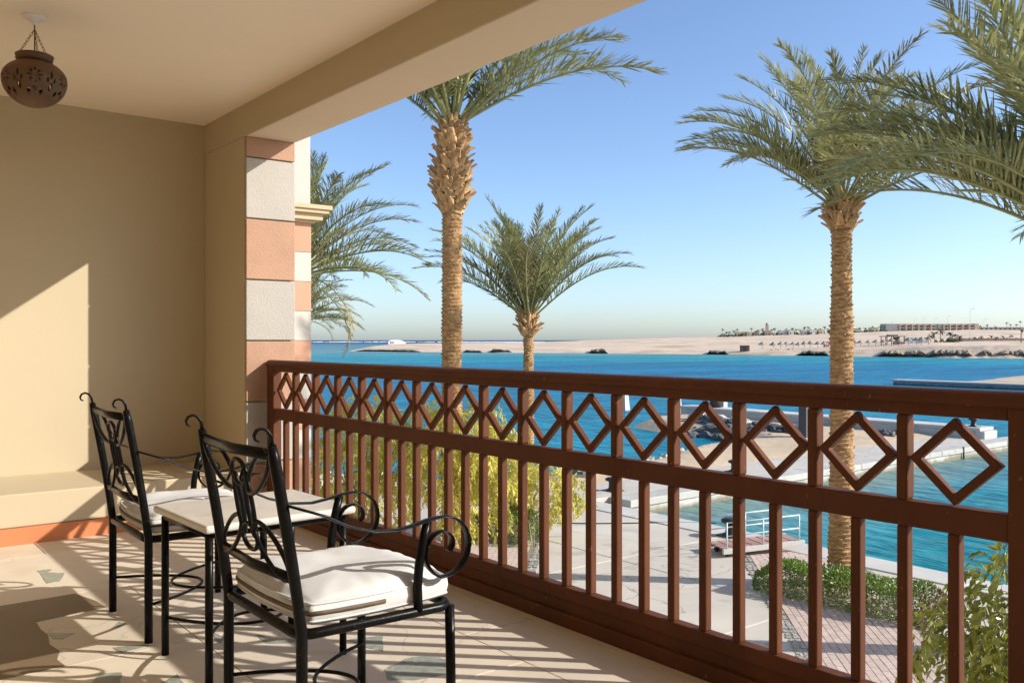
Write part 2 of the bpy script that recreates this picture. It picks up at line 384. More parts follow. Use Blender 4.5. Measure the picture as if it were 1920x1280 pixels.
    mu6 = N.new('ShaderNodeMath'); mu6.operation = 'MULTIPLY'; L.new(mu5.outputs[0], mu6.inputs[0]); L.new(mr6.outputs[0], mu6.inputs[1])
    hs = N.new('ShaderNodeHueSaturation'); L.new(mu6.outputs[0], hs.inputs['Value']); L.new(rp.outputs[0], hs.inputs['Color'])
    # pale shallows over the rubble foot of the pier, inside the basin
    sx = N.new('ShaderNodeSeparateXYZ'); L.new(pos, sx.inputs[0])
    sy = N.new('ShaderNodeMath'); sy.operation = 'MULTIPLY_ADD'; sy.inputs[1].default_value = 6.0; L.new(n2.outputs['Fac'], sy.inputs[0]); L.new(sx.outputs['Y'], sy.inputs[2])
    m1 = N.new('ShaderNodeMapRange'); m1.interpolation_type = 'SMOOTHSTEP'; m1.inputs['From Min'].default_value = 15.5; m1.inputs['From Max'].default_value = 22.0; L.new(sy.outputs[0], m1.inputs['Value'])
    m2 = N.new('ShaderNodeMath'); m2.operation = 'LESS_THAN'; m2.inputs[1].default_value = 19.6; L.new(sx.outputs['Y'], m2.inputs[0])
    m3 = N.new('ShaderNodeMath'); m3.operation = 'LESS_THAN'; m3.inputs[1].default_value = 47.6; L.new(sx.outputs['X'], m3.inputs[0])
    m4 = N.new('ShaderNodeMath'); m4.operation = 'MULTIPLY'; L.new(m1.outputs[0], m4.inputs[0]); L.new(m2.outputs[0], m4.inputs[1])
    m5 = N.new('ShaderNodeMath'); m5.operation = 'MULTIPLY'; L.new(m4.outputs[0], m5.inputs[0]); L.new(m3.outputs[0], m5.inputs[1])
    m6 = N.new('ShaderNodeMath'); m6.operation = 'MULTIPLY'; m6.inputs[1].default_value = 0.8; L.new(m5.outputs[0], m6.inputs[0])
    mxs = N.new('ShaderNodeMix'); mxs.data_type = 'RGBA'; mxs.inputs['B'].default_value = (0.20, 0.27, 0.23, 1)
    L.new(m6.outputs[0], mxs.inputs['Factor']); L.new(hs.outputs[0], mxs.inputs['A'])
    L.new(mxs.outputs['Result'], p.inputs['Base Color'])
    p.inputs['Roughness'].default_value = 0.12
    p.inputs['IOR'].default_value = 1.33
    p.inputs['Specular IOR Level'].default_value = 0.2
    # ripples
    mp3 = N.new('ShaderNodeMapping'); mp3.inputs['Rotation'].default_value = (0, 0, R(20)); mp3.inputs['Scale'].default_value = (1.1, 0.42, 1)
    L.new(pos, mp3.inputs['Vector'])
    w1 = N.new('ShaderNodeTexNoise'); w1.inputs['Scale'].default_value = 1.4; w1.inputs['Detail'].default_value = 3
    L.new(mp3.outputs[0], w1.inputs['Vector'])
    w2 = N.new('ShaderNodeTexNoise'); w2.inputs['Scale'].default_value = 0.35; w2.inputs['Detail'].default_value = 5
    L.new(mp3.outputs[0], w2.inputs['Vector'])
    sm = N.new('ShaderNodeMath'); sm.operation = 'MULTIPLY_ADD'; sm.inputs[1].default_value = 2.2
    L.new(w2.outputs['Fac'], sm.inputs[0]); L.new(w1.outputs['Fac'], sm.inputs[2])
    bp = N.new('ShaderNodeBump'); bp.inputs['Strength'].default_value = 0.55; bp.inputs['Distance'].default_value = 0.35
    L.new(sm.outputs[0], bp.inputs['Height']); L.new(bp.outputs[0], p.inputs['Normal'])
    p.inputs['Specular IOR Level'].default_value = 0.0
    gl = N.new('ShaderNodeBsdfGlossy'); gl.inputs['Roughness'].default_value = 0.18
    L.new(bp.outputs[0], gl.inputs['Normal'])
    fr = N.new('ShaderNodeFresnel'); fr.inputs['IOR'].default_value = 1.33; L.new(bp.outputs[0], fr.inputs['Normal'])
    mn = N.new('ShaderNodeMapRange'); mn.inputs['From Min'].default_value = 0.02; mn.inputs['From Max'].default_value = 0.6; mn.inputs['To Min'].default_value = 0.03; mn.inputs['To Max'].default_value = 0.20
    L.new(fr.outputs[0], mn.inputs['Value'])
    ms = N.new('ShaderNodeMixShader'); L.new(mn.outputs[0], ms.inputs[0]); L.new(p.outputs[0], ms.inputs[1]); L.new(gl.outputs[0], ms.inputs[2])
    L.new(ms.outputs[0], N['Material Output'].inputs['Surface'])
    return m
M['water'] = make_water()

# ------------------------------------------------------------------ the balcony shell
XP0, XP1 = 2.452, 2.822          # pillar and beam, inner and outer face
YP, YE = 6.15, 7.0               # pillar front / ledge front, end wall
ZB, ZC = 2.70, 2.93              # beam underside, ceiling
XL, YB = -1.25, -3.4             # house wall, far side behind the camera, closed by an added wall

fl = MB().box(XL, 2.74, YB, YE, -0.30, -0.012).build('floor', M['grout'])
tag(fl, kind='structure')
# stone slabs of the floor
xs = [XL, -0.43, 0.385, 1.29, 2.195]
ys = [YB, -2.4, -1.4, -0.4, 0.6, 1.65, 2.7, 3.75, 4.8]
g = 0.0022
for i in range(4):
    for j in range(8):
        inst('slab', bbox_mesh('slab', xs[i+1]-xs[i]-2*g, ys[j+1]-ys[j]-2*g, 0.012, M['slab'], 0.0012, 1), fl, ((xs[i]+xs[i+1])/2, (ys[j]+ys[j+1])/2, -0.012))
for i in range(2):
    a = [XL, 0.2, 2.195]
    inst('slab', bbox_mesh('slab', a[i+1]-a[i]-2*g, 1.0-2*g, 0.012, M['slab'], 0.0012, 1), fl, ((a[i]+a[i+1])/2, 5.3, -0.012))
for i in range(5):
    a = [XL, -0.5, 0.3, 1.1, 1.75, 2.195]
    inst('border_slab', bbox_mesh('border_slab', a[i+1]-a[i]-2*g, 0.35-2*g, 0.012, M['slab_b'], 0.0012, 1), fl, ((a[i]+a[i+1])/2, 5.975, -0.012))
yy = [YB, -2.3, -1.2, -0.1, 1.0, 2.05, 3.1, 4.2, 5.2, 6.15]
for j in range(9):
    inst('border_slab', bbox_mesh('border_slab', 0.345-2*g, yy[j+1]-yy[j]-2*g, 0.012, M['slab'], 0.0012, 1), fl, (2.3675, (yy[j]+yy[j+1])/2, -0.012))
    inst('border_slab', bbox_mesh('border_slab', 0.19-2*g, yy[j+1]-yy[j]-2*g, 0.012, M['slab_b'], 0.0012, 1), fl, (2.635, (yy[j]+yy[j+1])/2, -0.012))
frags = [
 [(0.98,5.4),(1.05,5.39),(1.02,5.32),(1.09,5.26),(1.03,5.09),(0.97,5.09),(0.98,5.25)],
 [(1.04,4.12),(1.09,4.2),(1.1,4.14),(1.08,4.12)], [(0.81,4.22),(0.9,4.15),(0.84,4.1),(0.81,4.14)],
 [(0.98,3.86),(1.1,3.82),(1.1,3.79),(0.99,3.77)], [(0.86,3.58),(0.93,3.55),(0.9,3.44),(0.79,3.47)],
 [(1.01,3.35),(1.09,3.4),(1.08,3.3)], [(1.5,3.65),(1.52,3.59),(1.61,3.49),(1.6,3.45),(1.49,3.52)],
 [(1.72,2.96),(1.84,3.01),(1.93,2.99),(1.97,2.88),(1.89,2.78),(1.76,2.8),(1.68,2.86)],
 [(1.77,3.35),(1.92,3.31),(1.82,3.14),(1.79,3.21)], [(1.44,4.76),(1.49,4.72),(1.45,4.61),(1.41,4.63)], [(1.36,3.8),(1.38,3.7),(1.34,3.64)],
 [(1.9,4.5),(2.0,4.42),(1.94,4.3),(1.86,4.36)], [(1.2,2.5),(1.36,2.55),(1.3,2.38),(1.22,2.35)], [(0.3,3.2),(0.5,3.25),(0.42,3.0)], [(0.2,5.3),(0.4,5.35),(0.36,5.1)]]
rg = random.Random(4)
for fr in frags:
    a = sum((fr[i][0]*fr[(i+1)%len(fr)][1] - fr[(i+1)%len(fr)][0]*fr[i][1]) for i in range(len(fr)))
    if a < 0: fr = fr[::-1]
    pts = []
    for i in range(len(fr)):
        p, q = Vector(fr[i]), Vector(fr[(i+1) % len(fr)])
        pts.append(p)
        for t in (0.33, 0.66):
            pts.append(p.lerp(q, t) + Vector((rg.uniform(-1, 1), rg.uniform(-1, 1))) * 0.006)
    MB().prism(pts, -0.006, 0.0016).build('inlay_stone', M['inlay'], fl)
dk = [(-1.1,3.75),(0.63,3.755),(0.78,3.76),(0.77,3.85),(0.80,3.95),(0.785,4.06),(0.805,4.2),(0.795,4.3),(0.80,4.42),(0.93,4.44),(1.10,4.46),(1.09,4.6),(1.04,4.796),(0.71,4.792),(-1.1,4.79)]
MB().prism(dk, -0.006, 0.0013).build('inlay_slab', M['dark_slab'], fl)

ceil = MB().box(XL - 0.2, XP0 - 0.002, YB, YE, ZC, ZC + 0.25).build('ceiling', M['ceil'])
tag(ceil, kind='structure')

wl = empty('balcony_end_wall', (1.0, YE, 0))
MB().box(XL - 0.2, XP0 - 0.002, 0, 0.25, -0.3, ZC + 0.25).build('wall_face', M['wall'], wl, loc=(-1.0, 0, 0))
ld = MB().box(XL - 0.2, XP0 - 0.003, YP + 0.012 - YE, -0.001, 0.105, 0.31).build('ledge', M['wall'], wl, bevel=0.008, loc=(-1.0, 0, 0))
MB().box(XL - 0.2, XP0 - 0.003, YP - YE, -0.002, -0.012, 0.103).build('skirting', M['skirt'], wl, bevel=0.003, loc=(-1.0, 0, 0))
tag(wl, 'cream rendered end wall with low ledge and orange skirting behind the chairs', 'wall')

hw = MB().box(XL - 0.25, XL, YB, YE - 0.002, -0.3, ZC - 0.003).build('wall_left', M['bounce_wall'])
tag(hw, kind='structure')
for y0 in (-0.6,):
    dr_ = MB().box(XL + 0.002, XL + 0.03, y0, y0 + 2.0, 0.02, 2.2).build('added_door_pane', M['glass'], hw)  # unseen dark glass door, added to lower the light bounced inside
    MB().box(XL + 0.001, XL + 0.05, y0 - 0.08, y0 - 0.001, 0, 2.3).box(XL + 0.001, XL + 0.05, y0 + 2.001, y0 + 2.08, 0, 2.3).box(XL + 0.001, XL + 0.05, y0, y0 + 2.0, 2.201, 2.3).build('added_door_frame', M['rail'], hw)
tag(MB().box(XL - 0.25, XP1, YB - 0.25, YB - 0.002, -0.3, ZC + 0.25).build('wall_back', M['bounce_wall']), kind='structure')  # unseen end wall, added to keep sky light out of the balcony

# beam and pillar
bmm = empty('balcony_beam', ((XP0 + XP1) / 2, 2.0, ZB))
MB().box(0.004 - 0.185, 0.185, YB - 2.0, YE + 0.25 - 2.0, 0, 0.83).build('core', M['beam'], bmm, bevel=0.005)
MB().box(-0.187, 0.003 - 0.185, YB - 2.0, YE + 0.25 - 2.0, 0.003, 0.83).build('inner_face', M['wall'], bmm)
tag(bmm, 'deep beige painted beam over the balcony opening', 'beam')
pl = empty('balcony_pillar', ((XP0 + XP1) / 2, YP, 0))
px0, px1 = XP0 - pl.location.x, XP1 - pl.location.x
MB().box(px0, px1 - 0.02, 0.03, YE + 0.25 - YP, -0.3, ZB).build('core', M['wall'], pl)
zz = [-0.5, -0.062, 0.374, 0.81, 1.246, 1.682, 2.118, 2.554, 2.699]
for k in range(8):
    MB().box(px0 + 0.004, px1, 0.0, YE + 0.2 - YP, zz[k] + 0.006, zz[k+1] - 0.005 * (k < 7)).build('block', [M['stucco_c'], M['stucco_t']][k % 2] if k != 7 else M['stucco_t'], pl, bevel=0.006) if False else \
    MB().box(px0, px1, 0.0, 0.028, zz[k] + 0.005, zz[k+1] - 0.005 * (k < 7)).build('block', M['stucco_t'] if k % 2 else M['stucco_c'], pl, bevel=0.005)
    MB().box(px1 - 0.018, px1 + 0.002, 0.029, YE + 0.25 - YP, zz[k] + 0.005, zz[k+1] - 0.005 * (k < 7)).build('block', M['stucco_t'] if k % 2 else M['stucco_c'], pl, bevel=0.005)
tag(pl, 'balcony pillar of alternating terracotta and cream stucco blocks', 'pillar')

# lower facade of the same building, under the balcony
lf = empty('hotel_facade', (2.6, 1.0, GZ))
MB().box(-4.0, 0.08, -5.5, 11.0, 0, 3.29).build('lower_wall', M['facade'], lf)
MB().box(-0.2, 0.20, 6.26, 11.0, 3.28, 9.6).build('upper_wall', M['facade'], lf)
tag(lf, 'cream lower facade of the building under the balcony', 'facade')

# neighbouring wing with banded quoins and cornice
wg = empty('neighbouring_wing', (5.9, 12.3, GZ))
MB().box(-6.0, -0.008, 0.012, 7.0, 0, 12).build('wall', M['paint_c'], wg)
z = -0.06; k = 0
c0 = 6.59
zt = c0
zz2 = []
while zt > 0.05:
    zz2.append((max(0.0, zt - 0.436), zt)); zt -= 0.436
for k, (a, b) in enumerate(zz2):
    m_ = M['paint_t'] if k % 2 == 0 else M['paint_c']
    MB().box(-1.2, 0, 0, 0.01, a + 0.004, b - 0.004).build('block', m_, wg)
    MB().box(-0.008, 0.002, 0.011, 1.2, a + 0.004, b - 0.004).build('block', m_, wg)
cn = MB()
cn.box(-6, 0.05, -0.05, 7, c0 + 0.0, c0 + 0.035).box(-6, 0.13, -0.13, 7.0, c0 + 0.035, c0 + 0.13).box(-6, 0.20, -0.20, 7.0, c0 + 0.13, c0 + 0.185).box(-6, 0.235, -0.235, 7.0, c0 + 0.185, c0 + 0.25)
cn.build('cornice', M['cornice'], wg, bevel=0.008)
tag(wg, 'neighbouring wing with peach and cream quoins and a cornice beyond the pillar', 'building')

# ------------------------------------------------------------------ railing
rl = empty('balcony_railing', (2.6, 3.5, 0))
RX0, RX1 = 0.0, 0.052            # local x, inner and outer face
def rbox(name, x0, x1, y0, y1, z0, z1, bev=0.005):
    return inst(name, bbox_mesh(name, x1-x0, y1-y0, z1-z0, M['rail'], bev, 3), rl, ((x0+x1)/2, (y0+y1)/2 - 3.5, z0))
Y1 = 6.13; PIT = 0.3085
sections = [(1.085, 6.015), (-2.9, 0.985)]
for (sa, sb) in sections:
    # moulded handrail: rounded cap profile swept along y
    prof = [(-0.004,1.062),(-0.010,1.068),(-0.012,1.078),(-0.010,1.090),(-0.002,1.100),(0.008,1.106),(0.026,1.109),(0.044,1.106),(0.054,1.100),(0.062,1.090),(0.064,1.078),(0.062,1.068),(0.056,1.062)]
    n = len(prof)
    y0, y1 = (sa - 0.05 - 3.5, (Y1 if sb > 5 else sb + 0.05) - 3.5)
    MB().add([(x, y0, zq) for x, zq in prof] + [(x, y1, zq) for x, zq in prof],
             [(i, (i+1) % n, n + (i+1) % n, n + i) for i in range(n)] + [tuple(range(n-1, -1, -1)), tuple(range(n, 2*n))]).build('handrail', M['rail'], rl)
    rbox('top_rail', RX0, RX1, sa, sb, 1.027, 1.066)
    rbox('mid_rail', RX0, RX1, sa, sb, 0.690, 0.768)
    rbox('bottom_rail', RX0, RX1, sa, sb, 0.115, 0.172)
    rbox('base_board', -0.012, RX1 + 0.03, sa, sb, 0.0, 0.062, 0.006)
    rbox('base_board', 0.010, RX1 + 0.01, sa, sb, 0.060, 0.117, 0.004)
    nd = int(round((sb - sa) / PIT))
    pit = (sb - sa) / nd
    dm = None
    for i in range(nd):
        yc = sa + (i + 0.5) * pit
        if i:
            rbox('divider', RX0 + 0.002, RX1 - 0.002, sa + i*pit - 0.0185, sa + i*pit + 0.0185, 0.767, 1.028, 0.010)
        if dm is None:
            hw_, hh, t = pit/2 - 0.0190, 0.128, 0.025
            b = MB()
            k_ = math.hypot(hw_, hh)
            iw, ih = hw_ - t * k_ / hh, hh - t * k_ / hw_
            o_ = [(hw_, 0), (0, hh), (-hw_, 0), (0, -hh)]; i_ = [(iw, 0), (0, ih), (-iw, 0), (0, -ih)]
            vs = [(0.010, y, zq) for y, zq in o_] + [(0.010, y, zq) for y, zq in i_] + [(0.038, y, zq) for y, zq in o_] + [(0.038, y, zq) for y, zq in i_]
            fs = []
            for q in range(4):
                q1 = (q + 1) % 4
                fs += [(q, q1, 4+q1, 4+q), (8+q, 12+q, 12+q1, 8+q1), (q, 8+q, 8+q1, q1), (4+q, 4+q1, 12+q1, 12+q)]
            dm = b.add(vs, fs).mesh('lozenge_frame', M['rail'], bevel=0.004, seg=2)
        inst('lozenge_frame', dm, rl, (0, yc - 3.5, 0.8975))
        # thin bead round the opening, on the room side
    nb = nd * 2
    for i in range(nb + 1):
        if i in (0, nb): continue
        rbox('baluster', RX0 + 0.004, RX1 - 0.008, sa + i*pit/2 - 0.0175, sa + i*pit/2 + 0.0175, 0.170, 0.692, 0.009)
rbox('post', -0.006, RX1 + 0.006, 6.015, 6.125, 0.0, 1.064, 0.006)
rbox('post', -0.006, RX1 + 0.006, 0.985, 1.085, 0.0, 1.064, 0.006)
tag(rl, 'brown wooden balcony railing with a row of lozenges over upright balusters', 'railing')

# ------------------------------------------------------------------ wrought iron furniture
def spiral(cx, cz, r0, r1, a0, a1, n, y=0.0):
    return [(cx + (r0 + (r1-r0)*i/n) * math.cos(a0 + (a1-a0)*i/n), y, cz + (r0 + (r1-r0)*i/n) * math.sin(a0 + (a1-a0)*i/n)) for i in range(n + 1)]

def ellipse3(c, u, v, a, b, n=28):
    return [Vector(c) + Vector(u) * (a * math.cos(2*PI*i/n)) + Vector(v) * (b * math.sin(2*PI*i/n)) for i in range(n)]

def make_chair(loc, rz, label):
    """origin on the floor under the middle of the back legs; the seat faces +x"""
    ch = empty('armchair', loc, rz)
    W, D, SH = 0.275, 0.485, 0.425
    ir = M['iron']
    def back(zq):                   # lean of the back posts
        t = max(0.0, (zq - SH) / (1.0 - SH))
        return -0.095 * t ** 1.15
    for s in (-1, 1):
        y = s * W
        pts = [(0, y, 0), (0, y, 0.2), (0, y, SH)] + [(back(zq), y, zq) for zq in (0.52, 0.62, 0.72, 0.82, 0.92, 0.965)]
        MB().tube(pts, [0.0165]*7 + [0.0165, 0.012], 12).build('back_post', ir, ch, True)
        # scroll on top of the post: flattened bar curling backwards
        bx = back(0.965)
        sp = [(bx, 0.965), (bx - 0.004, 0.988), (bx - 0.015, 1.005), (bx - 0.030, 1.011), (bx - 0.044, 1.006), (bx - 0.051, 0.993), (bx - 0.048, 0.981), (bx - 0.038, 0.976)]
        MB().tube([(x, y, zq) for x, zq in sp], [0.0145, 0.0145, 0.014, 0.013, 0.012, 0.011, 0.010, 0.009], 8, flat=((0, 1, 0), 0.35)).build('post_scroll', ir, ch, True)
        MB().tube([(D + 0.01, y*1.04, 0), (D + 0.01, y*1.04, 0.2), (D + 0.005, y*1.04, SH)], 0.0155, 12).build('front_leg', ir, ch, True)
        # arm: one long flat bar, dipping, then a big scroll in front
        zr = 0.795
        pts = [(back(zr) + 0.01, zr), (0.06, 0.755), (0.14, 0.715), (0.22, 0.689), (0.30, 0.682), (0.36, 0.690), (0.41, 0.700), (0.45, 0.703)]
        cx, cz = 0.468, 0.610
        n = 30
        for i in range(1, n + 1):
            a = R(100) - R(500) * i / n
            rr = 0.093 if i < 12 else 0.093 - (0.093 - 0.022) * ((i - 12) / (n - 12)) ** 0.8
            pts.append((cx + rr * math.cos(a), cz + rr * math.sin(a)))
        yo = s * (W + 0.012)
        MB().tube([(x, yo, zq) for x, zq in pts], 0.0175, 8, flat=((0, 1, 0), 0.24)).build('arm', ir, ch, True)
        sup = [(0.375, SH), (0.372, 0.50), (0.378, 0.57), (0.392, 0.64), (0.408, 0.697)]
        MB().tube([(x, yo, zq) for x, zq in sup], 0.0145, 10).build('arm_support', ir, ch, True)
    # seat frame with rounded corners
    pts = []
    rc = 0.05
    for (cx, cy, a0) in ((D - rc + 0.012, W*1.04 - rc, 0), (rc - 0.005, W - rc, 90), (rc - 0.005, -W + rc, 180), (D - rc + 0.012, -W*1.04 + rc, 270)):
        for q in range(6):
            a = R(a0 + 18 * q)
            pts.append((cx + rc * math.cos(a), cy + rc * math.sin(a), SH))
    MB().tube(pts, 0.0155, 10, True).build('seat_frame', ir, ch, True)
    for zq, r_ in ((0.585, 0.016), (0.935, 0.0165)):
        MB().tube([(back(zq), -W + 0.008, zq), (back(zq) - 0.012, 0, zq - 0.004), (back(zq), W - 0.008, zq)], r_, 10, flat=((0, 0, 1), 0.6)).build('back_rail', ir, ch, True)
    sl = Vector((back(0.935) - back(0.585), 0, 0.35)).normalized()
    yv = Vector((0, 1, 0))
    def bc(zq, y=0): return Vector((back(zq) - 0.004, y, zq))
    def ring(c, u, v, a, b): MB().tube(ellipse3(c, u, v, a, b), 0.0072, 8, True).build('back_ring', ir, ch, True)
    for yq in (-0.040, 0.040):
        ring(bc(0.76, yq), sl, yv, 0.092, 0.021)
    ring(bc(0.858), sl, yv, 0.040, 0.055)
    ring(bc(0.662), sl, yv, 0.040, 0.055)
    for sy in (-1, 1):
        for zc, sgn in ((0.868, 1), (0.652, -1)):
            u = (sl * (0.062 * sgn) + yv * (0.098 * sy)).normalized()
            v = u.cross(Vector((1, 0, 0))).normalized()
            ring(bc(zc + 0.006 * sgn, 0.150 * sy), u, v, 0.118, 0.041)
    # crossing bowed stretchers
    zq = 0.155
    for (x0, sg) in ((0.0, 1), (D + 0.01, -1)):
        pts = []
        for i in range(17):
            t = i / 16
            pts.append((x0 + sg * 0.31 * math.sin(PI * t) ** 0.8, (-1 + 2*t) * W, zq))
        MB().tube(pts, 0.0065, 7).build('stretcher', ir, ch, True)
    tag(ch, label, 'chair', 'wrought iron armchairs on the balcony')
    return ch

def make_cushion(loc, rz, label, seed):
    cu = empty('seat_cushion', loc, rz)
    a, b, h = 0.252, 0.272, 0.098
    nx, ny = 34, 36
    rr = random.Random(seed)
    off = Vector((seed * 3.1, 0, 0))
    def outline(u, v):
        # square to rounded square
        x, y = u, v
        k = 0.16
        return (a * x * math.sqrt(1 - k * y*y*x*x), b * y * math.sqrt(1 - k * x*x*y*y))
    mb = MB()
    def top(u, v):
        x, y = outline(u, v)
        e = (1 - abs(u) ** 4.0) * (1 - abs(v) ** 4.0)
        zq = h * 0.66 + 0.040 * max(0, e) ** 0.5
        zq += 0.006 * noise.noise(Vector((x*9, y*9, 0)) + off) + 0.014 * noise.noise(Vector((x*4, y*4, 2)) + off)
        edge = max(abs(u), abs(v))
        ang = math.atan2(y, x)
        zq += 0.0026 * math.sin(ang * 22 + 5*noise.noise(Vector((x*8, y*8, 5)) + off)) * max(0, edge - 0.55) * 1.6 * (1 - (edge > 0.97))
        return (x, y, zq)
    vs = [top(-1 + 2*i/nx, -1 + 2*j/ny) for j in range(ny + 1) for i in range(nx + 1)]
    fs = [(j*(nx+1)+i, j*(nx+1)+i+1, (j+1)*(nx+1)+i+1, (j+1)*(nx+1)+i) for j in range(ny) for i in range(nx)]
    mb.add(vs, fs)
    # border wall
    per = [(-1 + 2*i/nx, -1) for i in range(nx)] + [(1, -1 + 2*j/ny) for j in range(ny)] + [(1 - 2*i/nx, 1) for i in range(nx)] + [(-1, 1 - 2*j/ny) for j in range(ny)]
    P0 = len(per)
    rings = []
    prof = [(1.0, None), (1.025, 0.62), (1.035, 0.42), (1.022, 0.22), (0.99, 0.05), (0.93, 0.0)]
    vs = []
    for sc, zf in prof:
        for (u, v) in per:
            x, y, zt = top(u, v)
            wob = 1 + 0.010 * noise.noise(Vector((x*14, y*14, (zf or 1) * 3)) + off) * (zf is not None)
            vs.append((x * sc * wob, y * sc * wob, zt if zf is None else h * zf))
    fs = []
    for r_ in range(len(prof) - 1):
        for i in range(P0):
            fs.append((r_*P0 + (i+1) % P0, r_*P0 + i, (r_+1)*P0 + i, (r_+1)*P0 + (i+1) % P0))
    fs.append(tuple((len(prof)-1)*P0 + i for i in range(P0))[::-1])
    mb.add(vs, fs)
    body = mb.mesh('cover', M['cloth'], True)
    bm = bmesh.new(); bm.from_mesh(body); bmesh.ops.remove_doubles(bm, verts=bm.verts, dist=0.0004); bmesh.ops.recalc_face_normals(bm, faces=bm.faces); bm.to_mesh(body); bm.free()
    inst('cover', body, cu)
    def path(sc, zf, sel):
        out = []
        for (u, v) in per:
            if sel(u, v):
                x, y, zt = top(u, v); out.append((x * sc, y * sc, zt if zf is None else h * zf))
        return out
    MB().tube(path(1.018, 0.66, lambda u, v: True), 0.0038, 6, True).build('piping', M['cloth'], cu, True)
    MB().tube(path(1.02, 0.16, lambda u, v: True), 0.0036, 6, True).build('piping', M['cloth'], cu, True)
    zp = [p for p in per if p[0] == -1]
    left = [(u, -1) for u in (-0.02, -0.2, -0.4, -0.6, -0.8)][::1]
    seq = left + [(-1, -1 + 2*j/ny) for j in range(ny + 1)] + [(u, 1) for u in (-0.8, -0.6, -0.4, -0.2, -0.02)]
    pts = []
    for u, v in seq:
        x, y, _ = top(u, v); pts.append((x * 1.034, y * 1.034, h * 0.40))
    MB().tube(pts, 0.0075, 6, flat=((0, 0, 1), 0.55)).build('zip', M['zip'], cu, True)
    tag(cu, label, 'cushion', 'seat cushions')
    return cu

CH = [((1.085, 2.595, 0), 'near black wrought iron armchair standing closest to the camera'),
      ((1.11, 4.105, 0), 'far black wrought iron armchair beside the sunlit end wall')]
for i, (lc, lb) in enumerate(CH):
    make_chair(lc, 0, lb)
    make_cushion((lc[0] + 0.262, lc[1], 0.438), R(1.5 if i == 0 else -1), ('off white seat cushion on the nearer armchair', 'off white seat cushion on the far armchair behind the table')[i], 3 + i * 5)

tb = empty('side_table', (1.40, 3.43, 0), R(2))
tx, ty = 0.305, 0.275
MB().box(-tx, tx, -ty, ty, 0.562, 0.592).build('table_top', M['marble'], tb, bevel=0.012, seg=3)
for sx in (-1, 1):
    for sy in (-1, 1):
        MB().tube([(sx * 0.272, sy * 0.225, 0), (sx * 0.272, sy * 0.225, 0.3), (sx * 0.272, sy * 0.225, 0.55)], 0.0145, 12).build('leg', M['iron'], tb, True)
fp = [(sx * 0.272, sy * 0.225, 0.548) for sx, sy in ((-1, -1), (1, -1), (1, 1), (-1, 1))]
for i in range(4):
    MB().tube([fp[i], fp[(i+1) % 4]], 0.0125, 8).build('top_frame', M['iron'], tb, True)
for sg in (-1, 1):
    MB().tube([(-0.272 + 0.544 * i / 16, sg * (0.225 - 0.30 * math.sin(PI * i / 16) ** 0.8), 0.15) for i in range(17)], 0.0065, 7).build('stretcher', M['iron'], tb, True)
tag(tb, 'small square table with pale marble top and black iron legs between the chairs', 'table')

# ------------------------------------------------------------------ hanging clay lantern
ln = empty('hanging_lantern', (0.93, 5.18, ZC))
MB().lathe([(0.0, 0), (0.060, -0.001), (0.060, -0.006), (0.045, -0.014), (0.020, -0.022), (0.014, -0.040), (0.006, -0.046), (0, -0.046)][1:], 28).build('ceiling_rose', M['white'], ln, True)
HT = -0.200       # rim height below the ceiling
nT, nP = 216, 64
prof = []
for i in range(nP + 1):
    t = i / nP
    a = R(-90) + R(90 + 62) * t
    r_ = 0.154 * math.cos(a); zq = 0.142 * math.sin(a) if a < 0 else 0.104 * math.sin(a)
    prof.append((max(r_, 0.0008), zq))
BC = HT - 0.130
def hole(th, t):
    zq = prof[int(t * nP)][1]
    for k in range(6):
        c = 2 * PI * k / 6 + 0.35
        d = (th - c + PI) % (2 * PI) - PI
        x = d * 0.163; y = zq + 0.012
        rr_ = math.hypot(x, y); an = math.atan2(y, x)
        if 0.012 < rr_ < 0.040:
            f = abs(math.sin(an * 4))
            w_ = 0.0065 * math.sin(PI * (rr_ - 0.012) / 0.028)
            near = min(abs(((an - 2*PI*q/8 + PI) % (2*PI)) - PI) for q in range(8)) * rr_
            if near < w_ * 0.75: return True
        # pairs of lower slits
        x2 = ((th - c - PI/6 + PI) % (2*PI) - PI) * 0.12
        if (abs(x2) / 0.007) ** 1.5 + (abs(zq + 0.062) / 0.018) ** 2 < 1: return True
        if (abs(x2) / 0.0035) ** 1.5 + (abs(zq + 0.002) / 0.022) ** 2 < 1: return True
        for sx_ in (-1, 1):
            x3 = x2 - sx_ * (0.016 + 0.25 * (zq + 0.02))
            if (abs(x3) / 0.004) ** 1.5 + (abs(zq + 0.028) / 0.014) ** 2 < 1: return True
            x4 = ((th - c - sx_ * 0.22 + PI) % (2*PI) - PI) * 0.09
            if (abs(x4) / 0.006) ** 1.5 + (abs(zq + 0.088) / 0.013) ** 2 < 1: return True
        x5 = ((th - c + PI) % (2*PI) - PI) * 0.09
        if (abs(x5) / 0.008) ** 1.5 + (abs(zq + 0.075) / 0.010) ** 2 < 1: return True
    return False
mb = MB()
vs = []
for r_, zq in prof:
    for j in range(nT):
        a = 2 * PI * j / nT
        vs.append((r_ * math.cos(a), r_ * math.sin(a), zq))
fs = []
for i in range(nP):
    for j in range(nT):
        if hole(2 * PI * (j + 0.5) / nT, (i + 0.5) / nP): continue
        fs.append((i*nT + j, i*nT + (j+1) % nT, (i+1)*nT + (j+1) % nT, (i+1)*nT + j))
mb.add(vs, fs)
bo = mb.build('bowl', M['pot'], ln, True, loc=(0, 0, BC))
md = bo.modifiers.new('thick', 'SOLIDIFY'); md.thickness = 0.007; md.offset = -1
rt = prof[-1][0]; zt = prof[-1][1]
